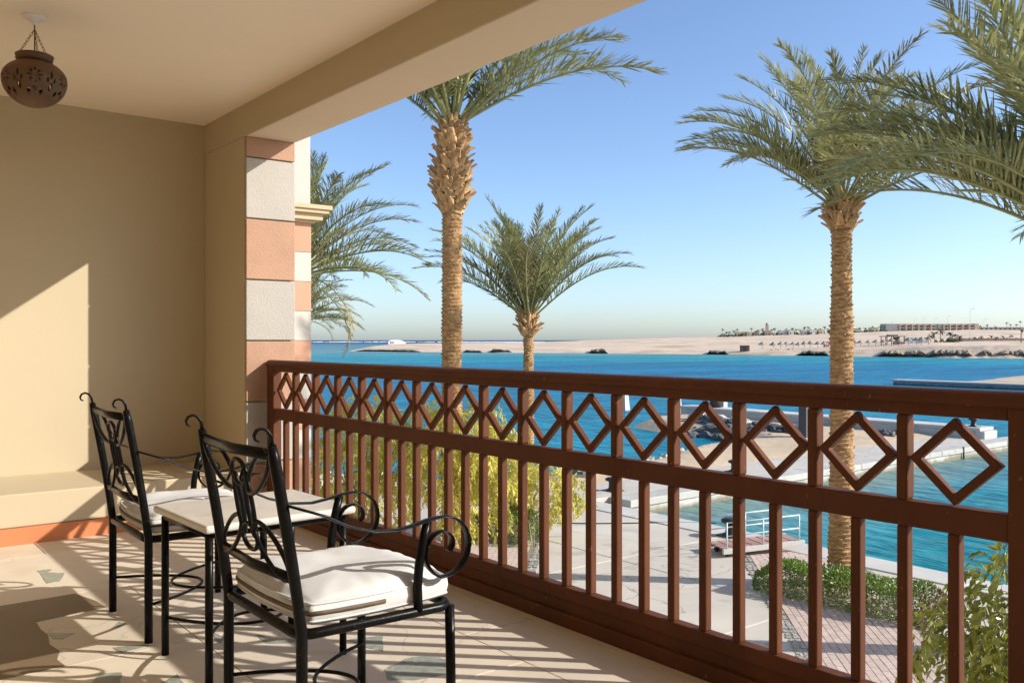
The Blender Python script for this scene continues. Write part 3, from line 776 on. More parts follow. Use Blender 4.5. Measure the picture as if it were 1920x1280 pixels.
cl = MB().lathe([(rt, zt - 0.002), (rt + 0.012, zt + 0.004), (rt + 0.016, zt + 0.022), (rt + 0.019, zt + 0.034), (rt + 0.012, zt + 0.038), (rt + 0.006, zt + 0.034), (rt + 0.002, zt + 0.004), (rt - 0.006, zt - 0.002)], 40)
cl.f = cl.f[:-2] if len(cl.f[-1]) > 4 else cl.f
cl.m = cl.m[:len(cl.f)]
cl.build('collar', M['pot'], ln, True, loc=(0, 0, BC))
lk = MB().tube([Vector((0.0055 * math.cos(2*PI*i/12), 0, 0.0105 * math.sin(2*PI*i/12))) for i in range(12)], 0.0013, 5, True).mesh('link', M['chain'], True)
for k in range(3):
    a = 2 * PI * k / 3 + 0.5
    p0 = Vector((0.004 * math.cos(a), 0.004 * math.sin(a), -0.075)); p1 = Vector(((rt + 0.017) * math.cos(a), (rt + 0.017) * math.sin(a), BC + zt + 0.025))
    c_ = empty('chain', p0); c_.parent = ln
    dv = (p1 - p0); nl = int(dv.length / 0.0165)
    q0 = dv.to_track_quat('Z', 'Y')
    for i in range(nl + 1):
        o = inst('link', lk, c_, dv * ((i + 0.3) / (nl + 0.4)))
        o.rotation_mode = 'QUATERNION'
        o.rotation_quaternion = q0 @ Quaternion((0, 0, 1), (PI / 2) * (i % 2))
MB().tube([(0, 0, -0.04), (0.001, 0, -0.1), (0, 0.001, -0.2), (0, 0, BC + 0.03)], 0.0032, 7).build('cord', M['chain'], ln, True)
MB().lathe([(0.012, 0.03), (0.014, 0.0), (0.022, -0.02), (0.028, -0.045), (0.02, -0.07), (0.001, -0.078)], 16).build('bulb', M['white'], ln, True, loc=(0, 0, BC + 0.02))
tag(ln, 'round pierced clay lantern hanging by chains from the ceiling', 'lantern')

# ------------------------------------------------------------------ water, quay, land
NW = 60
wp = []
mb = MB()
mb.add([(-9000, -9000, WZ), (40000, -9000, WZ), (40000, 40000, WZ), (-9000, 40000, WZ)], [(0, 1, 2, 3)])
tag(mb.build('sea', M['water']), kind='structure')

land = [(-90, -90), (17.7, -90), (17.7, 19.9), (46.2, 19.9), (46.2, 39.2), (43.2, 39.2), (41.2, 38), (40.3, 34), (40.6, 30), (40.2, 27.2), (36.5, 26.4), (32.8, 26.2), (29.4, 24.6), (25, 23.4), (22.2, 23.6), (20.2, 23.2), (18.2, 24.6), (16.2, 28.6), (13, 31.6), (7, 33.5), (-10, 36), (-90, 50)]
gr = MB().prism(land, -7.0, GZ - 0.03).build('ground', M['concrete'])
tag(gr, kind='structure')
# cast slabs with open joints
gx = [2.7, 4.7, 9.4, 14.1, 17.695]
gy = [-14.1, -9.4, -4.7, 0.0, 4.7, 9.4, 14.1, 19.89]
for i in range(4):
    for j in range(7):
        inst('slab', bbox_mesh('quay_slab', gx[i+1]-gx[i]-0.03, gy[j+1]-gy[j]-0.03, 0.04, M['concrete'], 0.008, 1), gr, ((gx[i]+gx[i+1])/2, (gy[j]+gy[j+1])/2, GZ - 0.04))
sheet = MB().prism([(-60, 19.905), (20.2, 19.905), (20.2, 23.0), (18.0, 24.3), (16.0, 28.2), (13, 31.2), (7, 33), (-10, 35.5), (-60, 42)], GZ - 0.04, GZ).build('slab', M['concrete'], gr)
MB().box(20.205, 45.2, 19.905, 22.0, GZ - 0.04, GZ - 0.001).build('apron', M['concrete'], gr)

# quay walls: rectangular basin edge and the pier, with coping blocks
qw = empty('quay_wall', (18.2, 5, WZ))
MB().box(-0.48, 0.36, -40, 14.02, -3, 0.30).build('wall_face', M['quaywall'], qw)
for j in range(14):
    y0 = 14.88 - 2.9 * (j + 1)
    inst('coping_block', bbox_mesh('coping_block', 0.92, 2.88, 0.22, M['coping'], 0.015, 2), qw, (-0.03, y0 + 1.45, 0.304))
tag(qw, 'pale coped quay wall along the near side of the turquoise basin', 'quay wall')
pw = empty('pier_wall', (32.5, 19.4, WZ))
MB().box(-14.3, 14.9, -0.36, 0.48, -3, 0.27).build('wall_face', M['quaywall'], pw)
for j in range(9):
    inst('coping_block', bbox_mesh('pier_coping', 3.2, 0.92, 0.225, M['pier_cope'], 0.02, 2), pw, (-12.25 + 3.23 * j + 0.9, 0.03, 0.275))
tag(pw, 'weathered concrete pier wall on the far side of the basin', 'pier')
sw = empty('sea_wall', (45.8, 29, WZ))
MB().box(-0.5, 0.9, -9.0, 10.4, -3, 0.86).build('wall_face', M['quaywall'], sw, bevel=0.03)
for j in range(6):
    inst('cap_block', bbox_mesh('cap_block', 1.5, 3.2, 0.16, M['coping'], 0.02, 2), sw, (0.2, -7.4 + 3.23 * j + 0.2, 0.865))
tag(sw, 'long pale sea wall at the outer edge of the sandy spit', 'sea wall')

def inside(x, y, poly):
    r_ = False; n = len(poly)
    for i in range(n):
        x1, y1 = poly[i]; x2, y2 = poly[(i+1) % n]
        if (y1 > y) != (y2 > y) and x < (x2-x1)*(y-y1)/(y2-y1) + x1: r_ = not r_
    return r_
def edge_d(x, y, poly):
    best = 1e9; n = len(poly)
    for i in range(n):
        a = Vector(poly[i]); b = Vector(poly[(i+1) % n]); p = Vector((x, y))
        t = max(0, min(1, (p-a).dot(b-a) / max(1e-9, (b-a).length_squared)))
        best = min(best, (p - a.lerp(b, t)).length)
    return best
# sand with its beach running down into the cove
sandp = [(20.4, 22.0), (45.28, 22.0), (45.28, 38.8), (42.6, 38.8), (40.8, 37.6), (39.9, 34), (40.0, 30.4), (38.4, 27.6), (36.0, 27.2), (32.6, 26.9), (29.2, 25.4), (25, 24.3), (22.2, 24.5), (20.4, 24.0)]
shore = sandp[3:]
mb = MB(); idx = {}
st = 0.4
for iy in range(0, 60):
    for ix in range(0, 72):
        x, y = 18.6 + ix*st, 21.4 + iy*st
        ins = inside(x, y, sandp)
        dd = edge_d(x, y, sandp)
        if not ins and dd > 2.2: continue
        nzv = noise.noise(Vector((x*0.35, y*0.35, 0)))*0.10 + noise.noise(Vector((x*1.3, y*1.3, 4)))*0.03
        zq = GZ + 0.05 + max(-0.04, nzv) if ins else GZ + 0.04 - 0.42*dd + nzv*0.4
        if y < 22.6: zq = min(zq, GZ - 0.02 + 0.05 * max(0, (y - 22.0) / 0.6)) if ins else GZ - 0.08
        if x > 44.7: zq = min(zq, GZ + 0.2)
        idx[(ix, iy)] = len(mb.v); mb.v.append((min(x, 45.29), y, zq))
for (ix, iy) in list(idx):
    q = [(ix, iy), (ix+1, iy), (ix+1, iy+1), (ix, iy+1)]
    if all(k in idx for k in q):
        mb.f.append(tuple(idx[k] for k in q)); mb.m.append(0)
tag(mb.build('sand', M['sand'], smooth=True), kind='structure')

# diagonal paver paths: running bond, with rough stone edging
S2 = math.sqrt(0.5)
def diag(s, t):          # s along (1,1), t across (1,-1)
    return (s*S2 + t*S2, s*S2 - t*S2)
pv = []
def paver_path(t0, t1, s0, s1):
    bl, bw = 0.25, 0.125
    n_t = int((t1 - t0) / bw)
    out = []
    for j in range(n_t):
        k = 0
        s = s0 - (bl/2 if j % 2 else 0)
        while s < s1:
            out.append((s + bl/2, t0 + (j + 0.5) * bw)); s += bl
    return out
pth = empty('paved_path', (0, 0, 0))
tag(pth, kind='structure')
A = (4.2 * S2, 7.2 * S2); B = (-6.4 * S2, -2.7 * S2)
for (t0, t1, s0, s1, sA) in ((A[0], A[1], 9.0, 21.4, 0), (B[0], B[1], 9.0, 24.0, 1)):
    c = [diag(s0, t0), diag(s1 if not sA else 23, t0), diag(s1, t1), diag(s0, t1)]
    MB().prism(c[::-1], GZ - 0.03, GZ + 0.004).build('path_bed', M['paverbed'], pth)
    for t_, sg in ((t0, -1), (t1, 1)):
        mb = MB(); rr = random.Random(7 + sA)
        s = s0
        while s < s1 - 0.1:
            l_ = rr.uniform(0.10, 0.2); wv = rr.uniform(0.06, 0.10); hz = rr.uniform(0.008, 0.03)
            for q in (0, 1):
                tc = t_ + sg * (0.06 + 0.12 * q)
                cc = [diag(s + rr.uniform(0, .03), tc - wv*.5), diag(s + l_ - rr.uniform(0, .03), tc - wv*.5 + rr.uniform(-.02, .02)), diag(s + l_ - 0.01, tc + wv*.5), diag(s + 0.01, tc + wv*.5 + rr.uniform(-.02, .02))]
                mb.prism(cc[::-1], GZ, GZ + hz)
            s += l_ + 0.01
        tag(mb.build('edging_stones', M['edging'], pth), kind='stuff')
allp = [(s, t, 0) for s, t in paver_path(A[0], A[1], 9.0, 21.3)] + [(s, t, 1) for s, t in paver_path(B[0], B[1], 9.0, 23.8)]
def vis(p):
    x, y = diag(p[0], p[1]); d = x*FX + y*FY; r_ = x*FY - y*FX
    pxx = 960 + 1675*r_/d; pyy = 637.5 + (CAM_H - GZ)*1675/d
    return (pxx < 1915 and pyy < 1290, d)
near = sorted([p for p in allp if p[2] == 0 and vis(p)[0]], key=lambda p: vis(p)[1])
one = set(near[:300])
pm = bbox_mesh('paver', 0.242, 0.117, 0.03, M['paver'], 0.004, 1)
rr = random.Random(2)
rest = MB()
for p in allp:
    x, y = diag(p[0], p[1]); zq = GZ - 0.018 + rr.uniform(-0.002, 0.003)
    if p in one:
        inst('paver', pm, pth, (x, y, zq), (rr.uniform(-.006, .006), rr.uniform(-.006, .006), R(45) + rr.uniform(-.012, .012)))
    else:
        c = [diag(p[0] + dx*0.121, p[1] + dy*0.0585) for dx, dy in ((-1, -1), (-1, 1), (1, 1), (1, -1))]
        rest.prism(c, zq, zq + 0.03)
tag(rest.build('pavers', M['paver'], pth), kind='stuff')

# ------------------------------------------------------------------ rocks
def rock_mesh(name, seed, m, flat=0.75, sub=2, rough=0.5):
    bm = bmesh.new()
    bmesh.ops.create_icosphere(bm, subdivisions=sub, radius=0.5)
    o = Vector((seed * 7.3, seed * 1.7, 0))
    for v in bm.verts:
        n_ = v.co.normalized()
        k = 1 + rough * noise.noise(n_ * 1.3 + o) + rough * 0.5 * noise.noise(n_ * 3.1 + o)
        q = n_ * 0.5 * k
        v.co = Vector((q.x, q.y * 0.9, q.z * flat))
    me = bpy.data.meshes.new(name); bm.to_mesh(me); bm.free(); me.materials.append(m)
    return me
rd = [rock_mesh('boulder', i, M['rock_d']) for i in range(7)]
rpale = [rock_mesh('shore_rock', 20 + i, M['rock_p']) for i in range(6)]
rr = random.Random(11)
def place_rock(name, mes, x, y, zq, s, label, cat, group):
    o = inst(name, rr.choice(mes), None, (x, y, zq), (rr.uniform(-.5, .5), rr.uniform(-.5, .5), rr.uniform(0, 6.28)), (s * rr.uniform(.8, 1.25), s * rr.uniform(.8, 1.2), s * rr.uniform(.7, 1.1)))
    return tag(o, label, cat, group)
# revetment inside the sea wall
line = [(41.4, 35.4), (40.2, 34.2), (39.5, 32.4), (39.7, 30.6), (39.2, 28.4), (38.6, 27.0)]
def along(line, t):
    L_ = [(Vector(line[i+1]) - Vector(line[i])).length for i in range(len(line)-1)]
    d = t * sum(L_)
    for i, l_ in enumerate(L_):
        if d <= l_ or i == len(L_) - 1: return Vector(line[i]).lerp(Vector(line[i+1]), min(1, d / l_))
        d -= l_
for k in range(64):
    lay = k % 4
    p = along(line, (k + rr.random()) / 64)
    place_rock('boulder', rd, p.x + 0.75 * lay - 0.9 + rr.uniform(-.25, .25), p.y + rr.uniform(-.3, .3), WZ - 0.05 + 0.22 * lay, rr.uniform(0.7, 1.15),
               'dark grey boulder heaped in the revetment below the sea wall', 'boulder', 'revetment boulders below the sea wall')
for k in range(26):
    p = along([(42.6, 36.0), (41.8, 34.6), (41.3, 33.0), (41.2, 31)], (k + rr.random()) / 26)
    place_rock('pale_boulder', rpale, p.x + rr.uniform(-.3, .5), p.y, GZ + 0.12 + rr.uniform(0, .15), rr.uniform(0.5, 0.9),
               'pale sunlit stone on the crest of the revetment', 'stone', 'pale stones on the revetment crest')
sl_ = [(36.6, 26.9), (33.0, 27.0), (30.2, 26.0), (27, 24.9), (23.8, 24.6), (21.2, 24.4), (19.2, 24.8), (17.6, 26.6), (16.4, 29.4), (13.4, 32.2), (8, 34.2)]
for k in range(70):
    p = along(sl_, (k + rr.random()) / 70)
    place_rock('shore_rock', rpale, p.x + rr.uniform(-.4, .4), p.y + rr.uniform(-.35, .45), WZ + 0.18 + rr.uniform(-.1, .25), rr.uniform(0.35, 0.85),
               'pale rock on the edge of the small cove', 'rock', 'pale rocks lining the cove')
for k in range(7):
    place_rock('spit_stone', rd, 43.0 + rr.uniform(-.7, .9), 23.6 + rr.uniform(-.4, .5), GZ + 0.12, rr.uniform(0.3, 0.6), 'small dark stone in the heap on the sandy spit', 'stone', 'stone heap on the spit')
# hollow concrete block by the cove
cb = empty('concrete_block', (21.6, 23.4, GZ), R(30))
MB().box(-.45, .45, -.35, -.2, 0, .55).box(-.45, .45, .2, .35, 0, .55).box(-.45, .45, -.2, .2, .42, .55).build('shell', M['coping'], cb, bevel=0.02)
MB().box(-.45, .45, -.198, .198, 0, .14).build('base', M['coping'], cb, bevel=0.02)
tag(cb, 'pale hollow concrete block lying at the cove shore', 'block')

# ------------------------------------------------------------------ quay furniture
def bollard(x, y, z0, s, label):
    b = empty('mooring_bollard', (x, y, z0))
    MB().lathe([(0.22*s, 0), (0.22*s, 0.04*s), (0.13*s, 0.08*s), (0.12*s, 0.26*s), (0.13*s, 0.3*s)], 16).build('stem', M['bollard'], b, True)
    MB().lathe([(0.13*s, 0.3*s), (0.23*s, 0.33*s), (0.24*s, 0.39*s), (0.16*s, 0.43*s)], 16).build('cap', M['bollard'], b, True)
    MB().box(-.26*s, .26*s, -.26*s, .26*s, 0, .025).build('base_plate', M['bollard'], b)
    tag(b, label, 'bollard', 'mooring bollards on the quay')
bollard(20.4, 20.6, GZ, 1.0, 'squat black mooring bollard on the open concrete apron')
bollard(26.9, 20.8, GZ, 1.0, 'black mooring bollard at the foot of the sandy spit')
bollard(17.95, 14.0, WZ + 0.52, 1.0, 'black mooring bollard on the coping behind the gangway')
bollard(45.9, 20.8, WZ + 1.02, 1.0, 'small mooring bollard at the far end of the pier')

gw = empty('gangway', (16.15, 13.05, GZ), R(-22))
gw.scale = (0.85, 0.72, 0.8)
LG = 2.45
for k in range(8):
    inst('deck_plank', bbox_mesh('deck_plank', 0.285, 0.94, 0.03, M['gangdeck'], 0.004, 1), gw, (0.16 + 0.295*k, 0, 0.235 + 0.012*k))
for s in (-1, 1):
    MB().add([(0, s*0.53-.05, 0.10), (LG, s*0.53-.05, 0.21), (LG, s*0.53+.05, 0.21), (0, s*0.53+.05, 0.10), (0, s*0.53-.05, 0.25), (LG, s*0.53-.05, 0.35), (LG, s*0.53+.05, 0.35), (0, s*0.53+.05, 0.25)],
             [(0,3,2,1),(4,5,6,7),(0,1,5,4),(1,2,6,5),(2,3,7,6),(3,0,4,7)]).build('side_beam', M['gangframe'], gw, bevel=0.01)
    xsx = (0.12, 1.2, 2.3)
    for x in xsx:
        MB().tube([(x, s*0.53, 0.24 + x*0.043), (x, s*0.53, 0.98 + x*0.043)], 0.021, 8).build('rail_post', M['pipe'], gw, True)
    for hz in (0.6, 0.97):
        MB().tube([(0.12, s*0.53, hz), (1.2, s*0.53, hz + 0.05), (2.3, s*0.53, hz + 0.10)], 0.019, 8).build('handrail', M['pipe'], gw, True)
for y in (-0.3, 0.3):
    MB().tube([(0.22, y - 0.03, 0.075), (0.22, y + 0.03, 0.075)], 0.075, 14).build('wheel', M['rubber'], gw, True)
MB().tube([(0.22, -0.45, 0.09), (0.22, 0.45, 0.09)], 0.018, 8).build('axle', M['bollard'], gw, True)
tag(gw, 'short gangway with red deck and pale pipe handrails reaching over the basin', 'gangway')

def fender(x, y, zq, label):
    f = empty('hanging_fender', (x, y, zq))
    n = 18
    MB().tube([(0.30*math.cos(2*PI*i/n), 0, 0.30*math.sin(2*PI*i/n)) for i in range(n)], 0.10, 10, True).build('tyre', M['rubber'], f, True)
    MB().tube([(0.06, 0.0, 0.30), (0.0, 0.12, 0.75), (0.0, 0.3, 0.80)], 0.018, 6).build('rope', M['rubber'], f)
    MB().tube([(-0.06, 0.0, 0.30), (-0.02, 0.12, 0.75), (0.0, 0.3, 0.80)], 0.018, 6).build('rope', M['rubber'], f)
    MB().lathe([(0.02, -0.34), (0.15, -0.28), (0.19, 0), (0.15, 0.26), (0.04, 0.34)], 14).build('float', M['fend_w'], f, True, loc=(0.36, -0.02, -0.05))
    tag(f, label, 'fender', 'fenders on the pier wall')
fender(47.0, 18.85, WZ + 0.05, 'dark tyre and pale float hanging at the pier end')
fender(30.8, 18.9, WZ + 0.08, 'dark tyre and pale float on the pier wall behind the palm trunk')
tag(MB().tube([(40.9, 18.98, WZ + 0.55), (40.9, 18.97, WZ + 0.2), (40.92, 18.96, WZ - 0.3)], 0.045, 6).build('mooring_line', M['rubber']), 'black mooring line down the middle of the pier wall', 'rope')
tag(MB().tube([(23.1, 18.98, WZ + 0.55), (23.1, 18.97, WZ + 0.1), (23.12, 18.9, WZ - 0.3)], 0.04, 6).build('mooring_line', M['rubber']), 'black mooring line down the pier wall behind the gangway', 'rope')
tag(MB().tube([(18.9 - 0.9*i + 0.0, 15.2 + 0.72*i + 0.12*math.sin(i*1.7), GZ + 0.016) for i in range(6)], 0.016, 6).build('cable', M['rubber']), 'thin dark cable lying across the concrete beside the yellow bush', 'cable')

dp = empty('dark_marker_post', (38.9, 25.8, GZ))
MB().box(-.22, .22, -.22, .22, 0, 2.0).build('shaft', M['slate_post'], dp, bevel=0.02)
MB().box(-.27, .27, -.27, .27, 0, .12).build('foot', M['slate_post'], dp, bevel=0.02)
MB().box(-.26, .26, -.26, .26, 1.99, 2.10).build('cap', M['slate_post'], dp, bevel=0.02)
tag(dp, 'square dark post standing on the sandy spit', 'post')
lt = empty('harbour_light', (45.9, 37.0, WZ + 1.0))
MB().lathe([(0.36, 0), (0.36, 0.75), (0.28, 0.8)], 16).build('base', M['bollard'], lt, True)
MB().lathe([(0.13, 0.8), (0.13, 0.95), (0.2, 1.0), (0.2, 1.15), (0.03, 1.25)], 14).build('lamp_column', M['steel'], lt, True)
MB().box(0.45, 1.1, -.3, .3, 0.6, 1.2).build('cabinet', M['white'], lt, bevel=0.03)
MB().box(0.6, 1.0, -.18, .18, 0, 0.6).build('cabinet_leg', M['steel'], lt)
tag(lt, 'harbour light with dark base and white cabinet at the end of the sea wall', 'harbour light')
for (x, y, s, lb) in ((49.1, 48.4, 1.0, 'left tapered pale concrete mooring pile in the blue water'), (49.6, 43.6, 1.0, 'right tapered pale concrete mooring pile in the blue water')):
    b = empty('mooring_pile', (x, y, WZ), R(15))
    MB().add([(-.55,-.55,-2),(.55,-.55,-2),(.55,.55,-2),(-.55,.55,-2),(-.24,-.24,1.7),(.24,-.24,1.7),(.24,.24,1.7),(-.24,.24,1.7)],
             [(0,3,2,1),(4,5,6,7),(0,1,5,4),(1,2,6,5),(2,3,7,6),(3,0,4,7)]).build('shaft', M['coping'], b, bevel=0.04)
    MB().box(-.3, .3, -.3, .3, 1.68, 1.86).build('cap', M['coping'], b, bevel=0.02)
    tag(b, lb, 'mooring pile', 'mooring piles in the bay')

# low jetty further out and its sand bank
jt = empty('low_jetty', (103.5, 40, WZ))
MB().box(-0.8, 0.8, -40, 16, -3, 0.42).build('wall', M['jetty'], jt, bevel=0.05)
MB().box(-1.0, 1.0, -40, 16.2, 0.425, 0.62).build('deck', M['coping'], jt, bevel=0.04)
tag(jt, 'long low grey jetty at the right across the bay', 'jetty')
mb = MB(); nx, ny = 30, 24
for j in range(ny + 1):
    for i in range(nx + 1):
        u, v = i/nx, j/ny
        x = 104.6 + 40*u; y = -10 + 76*v
        e = min(1, 5*min(u + 0.12, 1 - u)) * min(1, max(0, 7*(1 - v) - 0.85 + 0.55*u) + 0.02*math.sin(i))
        mb.v.append((x, y, WZ - 0.6 + 1.35*e + 0.12*noise.noise(Vector((x*.2, y*.2, 0)))))
mb.f = [(j*(nx+1)+i, j*(nx+1)+i+1, (j+1)*(nx+1)+i+1, (j+1)*(nx+1)+i) for j in range(ny) for i in range(nx)]; mb.m = [0]*len(mb.f)
tag(mb.build('sand_bank', M['sand'], smooth=True), kind='structure')
for k in range(12):
    place_rock('jetty_rock', rd, 105.4 + rr.uniform(0, 6), 46.5 - k*0.6 + rr.uniform(-1, 1), WZ + 0.25, rr.uniform(0.5, 1.1), 'dark rock along the sand bank behind the low jetty', 'rock', 'rocks behind the low jetty')

# ------------------------------------------------------------------ far shore
def at(px, d):            # world x, y of a bearing (photo column) and a depth
    r_ = (px - 960) / 1675 * d
    return d*FX + r_*FY, d*FY - r_*FX
def zat(py, d): return CAM_H - (py - 637.5) * d / 1675
def lerp_tab(tab, x):
    if x <= tab[0][0]: return tab[0][1:]
    for a, b in zip(tab, tab[1:]):
        if x <= b[0]:
            t = (x - a[0]) / (b[0] - a[0]); return tuple(p + (q - p)*t for p, q in zip(a[1:], b[1:]))
    return tab[-1][1:]
# column: shore depth, beach-top depth + row, back depth + row
TAB = [(650, 432, 436, 658.5, 470, 657.5), (668, 430, 440, 656.5, 480, 654.5), (700, 425, 440, 652.5, 520, 648), (760, 405, 425, 652.5, 620, 644.0), (850, 392, 410, 654.5, 680, 643.0),
       (1000, 376, 392, 655.5, 760, 641.2), (1100, 364, 380, 655.5, 800, 638.2), (1200, 352, 370, 655.0, 850, 634.6), (1300, 340, 360, 655.0, 880, 632.6),
       (1350, 333, 352, 655, 890, 631.2), (1450, 318, 336, 655.5, 900, 628.2), (1550, 305, 322, 655.5, 900, 625.0), (1650, 290, 304, 653.0, 905, 621.4), (1750, 280, 288, 648.0, 910, 619.6),
       (1850, 270, 276, 646.0, 910, 618.5), (1930, 265, 271, 646.0, 910, 618.3), (2300, 240, 247, 645.0, 900, 617.5)]
mb = MB()
cols = [650 + 1650 * i / 220 for i in range(221)]
rows = 40
def terr(px, v):
    d0, d1, y1, d2, y2 = lerp_tab(TAB, px)
    d0 += 6 * noise.noise(Vector((px*0.012, 0, 3))) + 2.5 * noise.noise(Vector((px*0.06, 0, 3)))
    if v < 0.25:
        t = v / 0.25
        d = d0 - 8 + (d1 + 8 - d0) * t
        za, zb = WZ - 0.6, zat(y1, d1)
        zq = za + (zb - za) * t ** 1.1
    elif v < 0.9:
        t = (v - 0.25) / 0.65
        d = d1 + (d2 - d1) * t ** 1.4
        za, zb = zat(y1, d1), zat(y2, d2)
        k = (d - d1) / (d2 - d1)
        zq = za + (zb - za) * k
    else:
        t = (v - 0.9) / 0.1
        d = d2 * (1 + (0.10 + 1.4 * min(1, max(0, (px - 1050) / 300))) * t)
        zb = zat(y2, d2)
        zq = zb + (-0.0015 * (d - d2) if px > 1050 else -(zb - WZ + 0.6) * t)
        if px > 1050: zq = zb - 0.002*(d - d2) - (zb - WZ + .6) * t * max(0, 1 - (px - 1050)/120)
    amp = 0.0 if v < 0.05 else min(1, (v - 0.05)*6)
    x, y = at(px, d)
    big = min(1.0, max(0.25, (px - 900)/500))
    zq += amp * big * (0.8 * noise.noise(Vector((x*0.018, y*0.018, 1))) + 0.4 * noise.noise(Vector((x*0.06, y*0.06, 7))))
    return x, y, zq
for px in cols:
    for r_ in range(rows + 1): mb.v.append(terr(px, r_ / rows))
nr = rows + 1
mb.f = [(i*nr + j, (i+1)*nr + j, (i+1)*nr + j + 1, i*nr + j + 1) for i in range(220) for j in range(rows)]; mb.m = [0]*len(mb.f)
tag(mb.build('desert_shore', M['desert'], smooth=True), kind='structure')

def ground_far(px, d):
    d0, d1, y1, d2, y2 = lerp_tab(TAB, px)
    if d <= d1: return WZ + (zat(y1, d1) - WZ) * max(0, (d - d0) / (d1 - d0))
    k = min(1, (d - d1) / (d2 - d1))
    return zat(y1, d1) + (zat(y2, d2) - zat(y1, d1)) * k

# rock outcrops along the far waterline: long lumpy ridges
def outcrop(px0, px1, dd, h0, label, m, seed, wid=7, topm=None):
    h0 *= 0.8
    n = max(24, int((px1 - px0) / 1.2))
    prof = [(2.2, -0.4, 0), (1.2, 0.18, .4), (-0.3, 0.30, 1), (-1.3, 0.42, 1), (-1.6, 0.62, 1), (-0.9, 0.82, .8), (0.6, 0.95, .6), (3.0, 1.0, .4), (wid, 0.96, .3), (wid + 4, 0.3, .3)]
    k = len(prof); mb = MB()
    o = Vector((seed*11.3, 0, 0))
    for i in range(n + 1):
        px = px0 + (px1 - px0) * i / n
        xw = px * 0.17
        d0 = lerp_tab(TAB, px)[0] + dd
        env = min(1, 6*i/n + .1, 6*(1 - i/n) + .1)
        big = noise.noise(Vector((xw*.22, 0, 2)) + o); mid = noise.noise(Vector((xw*.7, 0, 5)) + o)
        h = h0 * env * (0.85 + 0.45*big + 0.2*mid)
        for (q, zf, na) in prof:
            jt = na * (1.6*noise.noise(Vector((xw*.5, zf*2.5, 1)) + o) + 0.9*noise.noise(Vector((xw*1.4, zf*5, 7)) + o))
            x, y = at(px, d0 + q + jt)
            mb.v.append((x, y, WZ + h*zf*(1 + .12*na*noise.noise(Vector((xw*1.1, zf*3, 9)) + o)) if zf > 0 else WZ - .4))
    mb.f = [(i*k+j, (i+1)*k+j, (i+1)*k+j+1, i*k+j+1) for i in range(n) for j in range(k-1)]; mb.m = [0]*len(mb.f)
    tag(mb.build('rock_outcrop', m), label, 'rocks')
outcrop(666, 790, -1, 1.25, 'low dark rock shelf at the tip of the sandy headland', M['rock_w'], 1, 8)
outcrop(868, 905, 0, 1.2, 'small dark rocks on the headland beach right of the tall palm trunk', M['rock_w'], 2)
outcrop(918, 960, 3, 1.9, 'dark low rock hump on the beach left of the mid palm', M['rock_w'], 3)
outcrop(1104, 1140, -2, 2.6, 'rounded sandy rock standing alone at the water edge', M['cliff'], 4, 9)
outcrop(1325, 1366, -1, 1.9, 'dark jagged rocks left of the beach hut', M['rock_w'], 5)
outcrop(1496, 1556, -2, 2.3, 'dark overhanging rock shelf left of the right palm trunk', M['rock_w'], 6)
outcrop(1645, 1745, -2, 3.0, 'brown undercut cliff right of the right palm trunk', M['cliff'], 7, 9)
outcrop(1738, 1830, -3, 3.4, 'grey shaded cliff below the far palm clump', M['cliff'], 8, 10)
outcrop(1822, 1990, -2, 3.3, 'long undercut cliff at the right edge of the far shore', M['cliff'], 9, 10)

# stranded white boat-shaped cabin on the headland
hb = empty('white_cabin', (*at(742, 600), ground_far(742, 600)), R(-20))
prof = [(-5.6, 0), (-5.7, 1.3), (-5.2, 2.2), (-3.5, 2.75), (0, 2.9), (3, 2.6), (5.2, 1.9), (6.4, 1.0), (6.6, 0)]
n = len(prof)
mb = MB()
for y, sc in ((-2.2, 0.86), (-1.4, 1.0), (1.4, 1.0), (2.2, 0.86)):
    mb.v += [(x * (0.97 if sc < 1 else 1), y, zq * sc) for x, zq in prof]
mb.f = [(r_*n + i, r_*n + i + 1, (r_+1)*n + i + 1, (r_+1)*n + i) for r_ in range(3) for i in range(n-1)] + [tuple(range(n)), tuple(range(4*n-1, 3*n-1, -1))]; mb.m = [0]*len(mb.f)
mb.build('hull', M['white'], hb)
for x in (-4.2, -2.8):
    MB().box(x, x + 1.0, -2.3, -2.21, 0.7, 1.6).build('window', M['glass'], hb)
MB().box(-5.78, -5.66, -.6, .6, 0.3, 1.3).build('door', M['glass'], hb)
tag(hb, 'white rounded boat-like cabin stranded on the headland', 'cabin')

# surf on the reef
mb = MB(); r9 = random.Random(5)
for i in range(60):
    px = 560 + i * 9.2 + r9.uniform(-4, 4); d = 2350 + r9.uniform(-160, 160); l_ = r9.uniform(8, 26)
    if px > 1060: continue
    hh = r9.uniform(0.5, 1.5)
    a = at(px, d); b = at(px + l_, d + 40); c = at(px + l_, d + 90); e = at(px, d + 60)
    mb.add([(*a, WZ + .02), (*b, WZ + .02), (*c, WZ + hh), (*e, WZ + hh), (*at(px, d + 120), WZ), (*at(px + l_, d + 130), WZ)], [(0, 1, 2, 3), (3, 2, 5, 4)])
tag(mb.build('surf_foam', M['foam']), 'white surf breaking along the reef at the horizon', 'surf', kind='stuff')

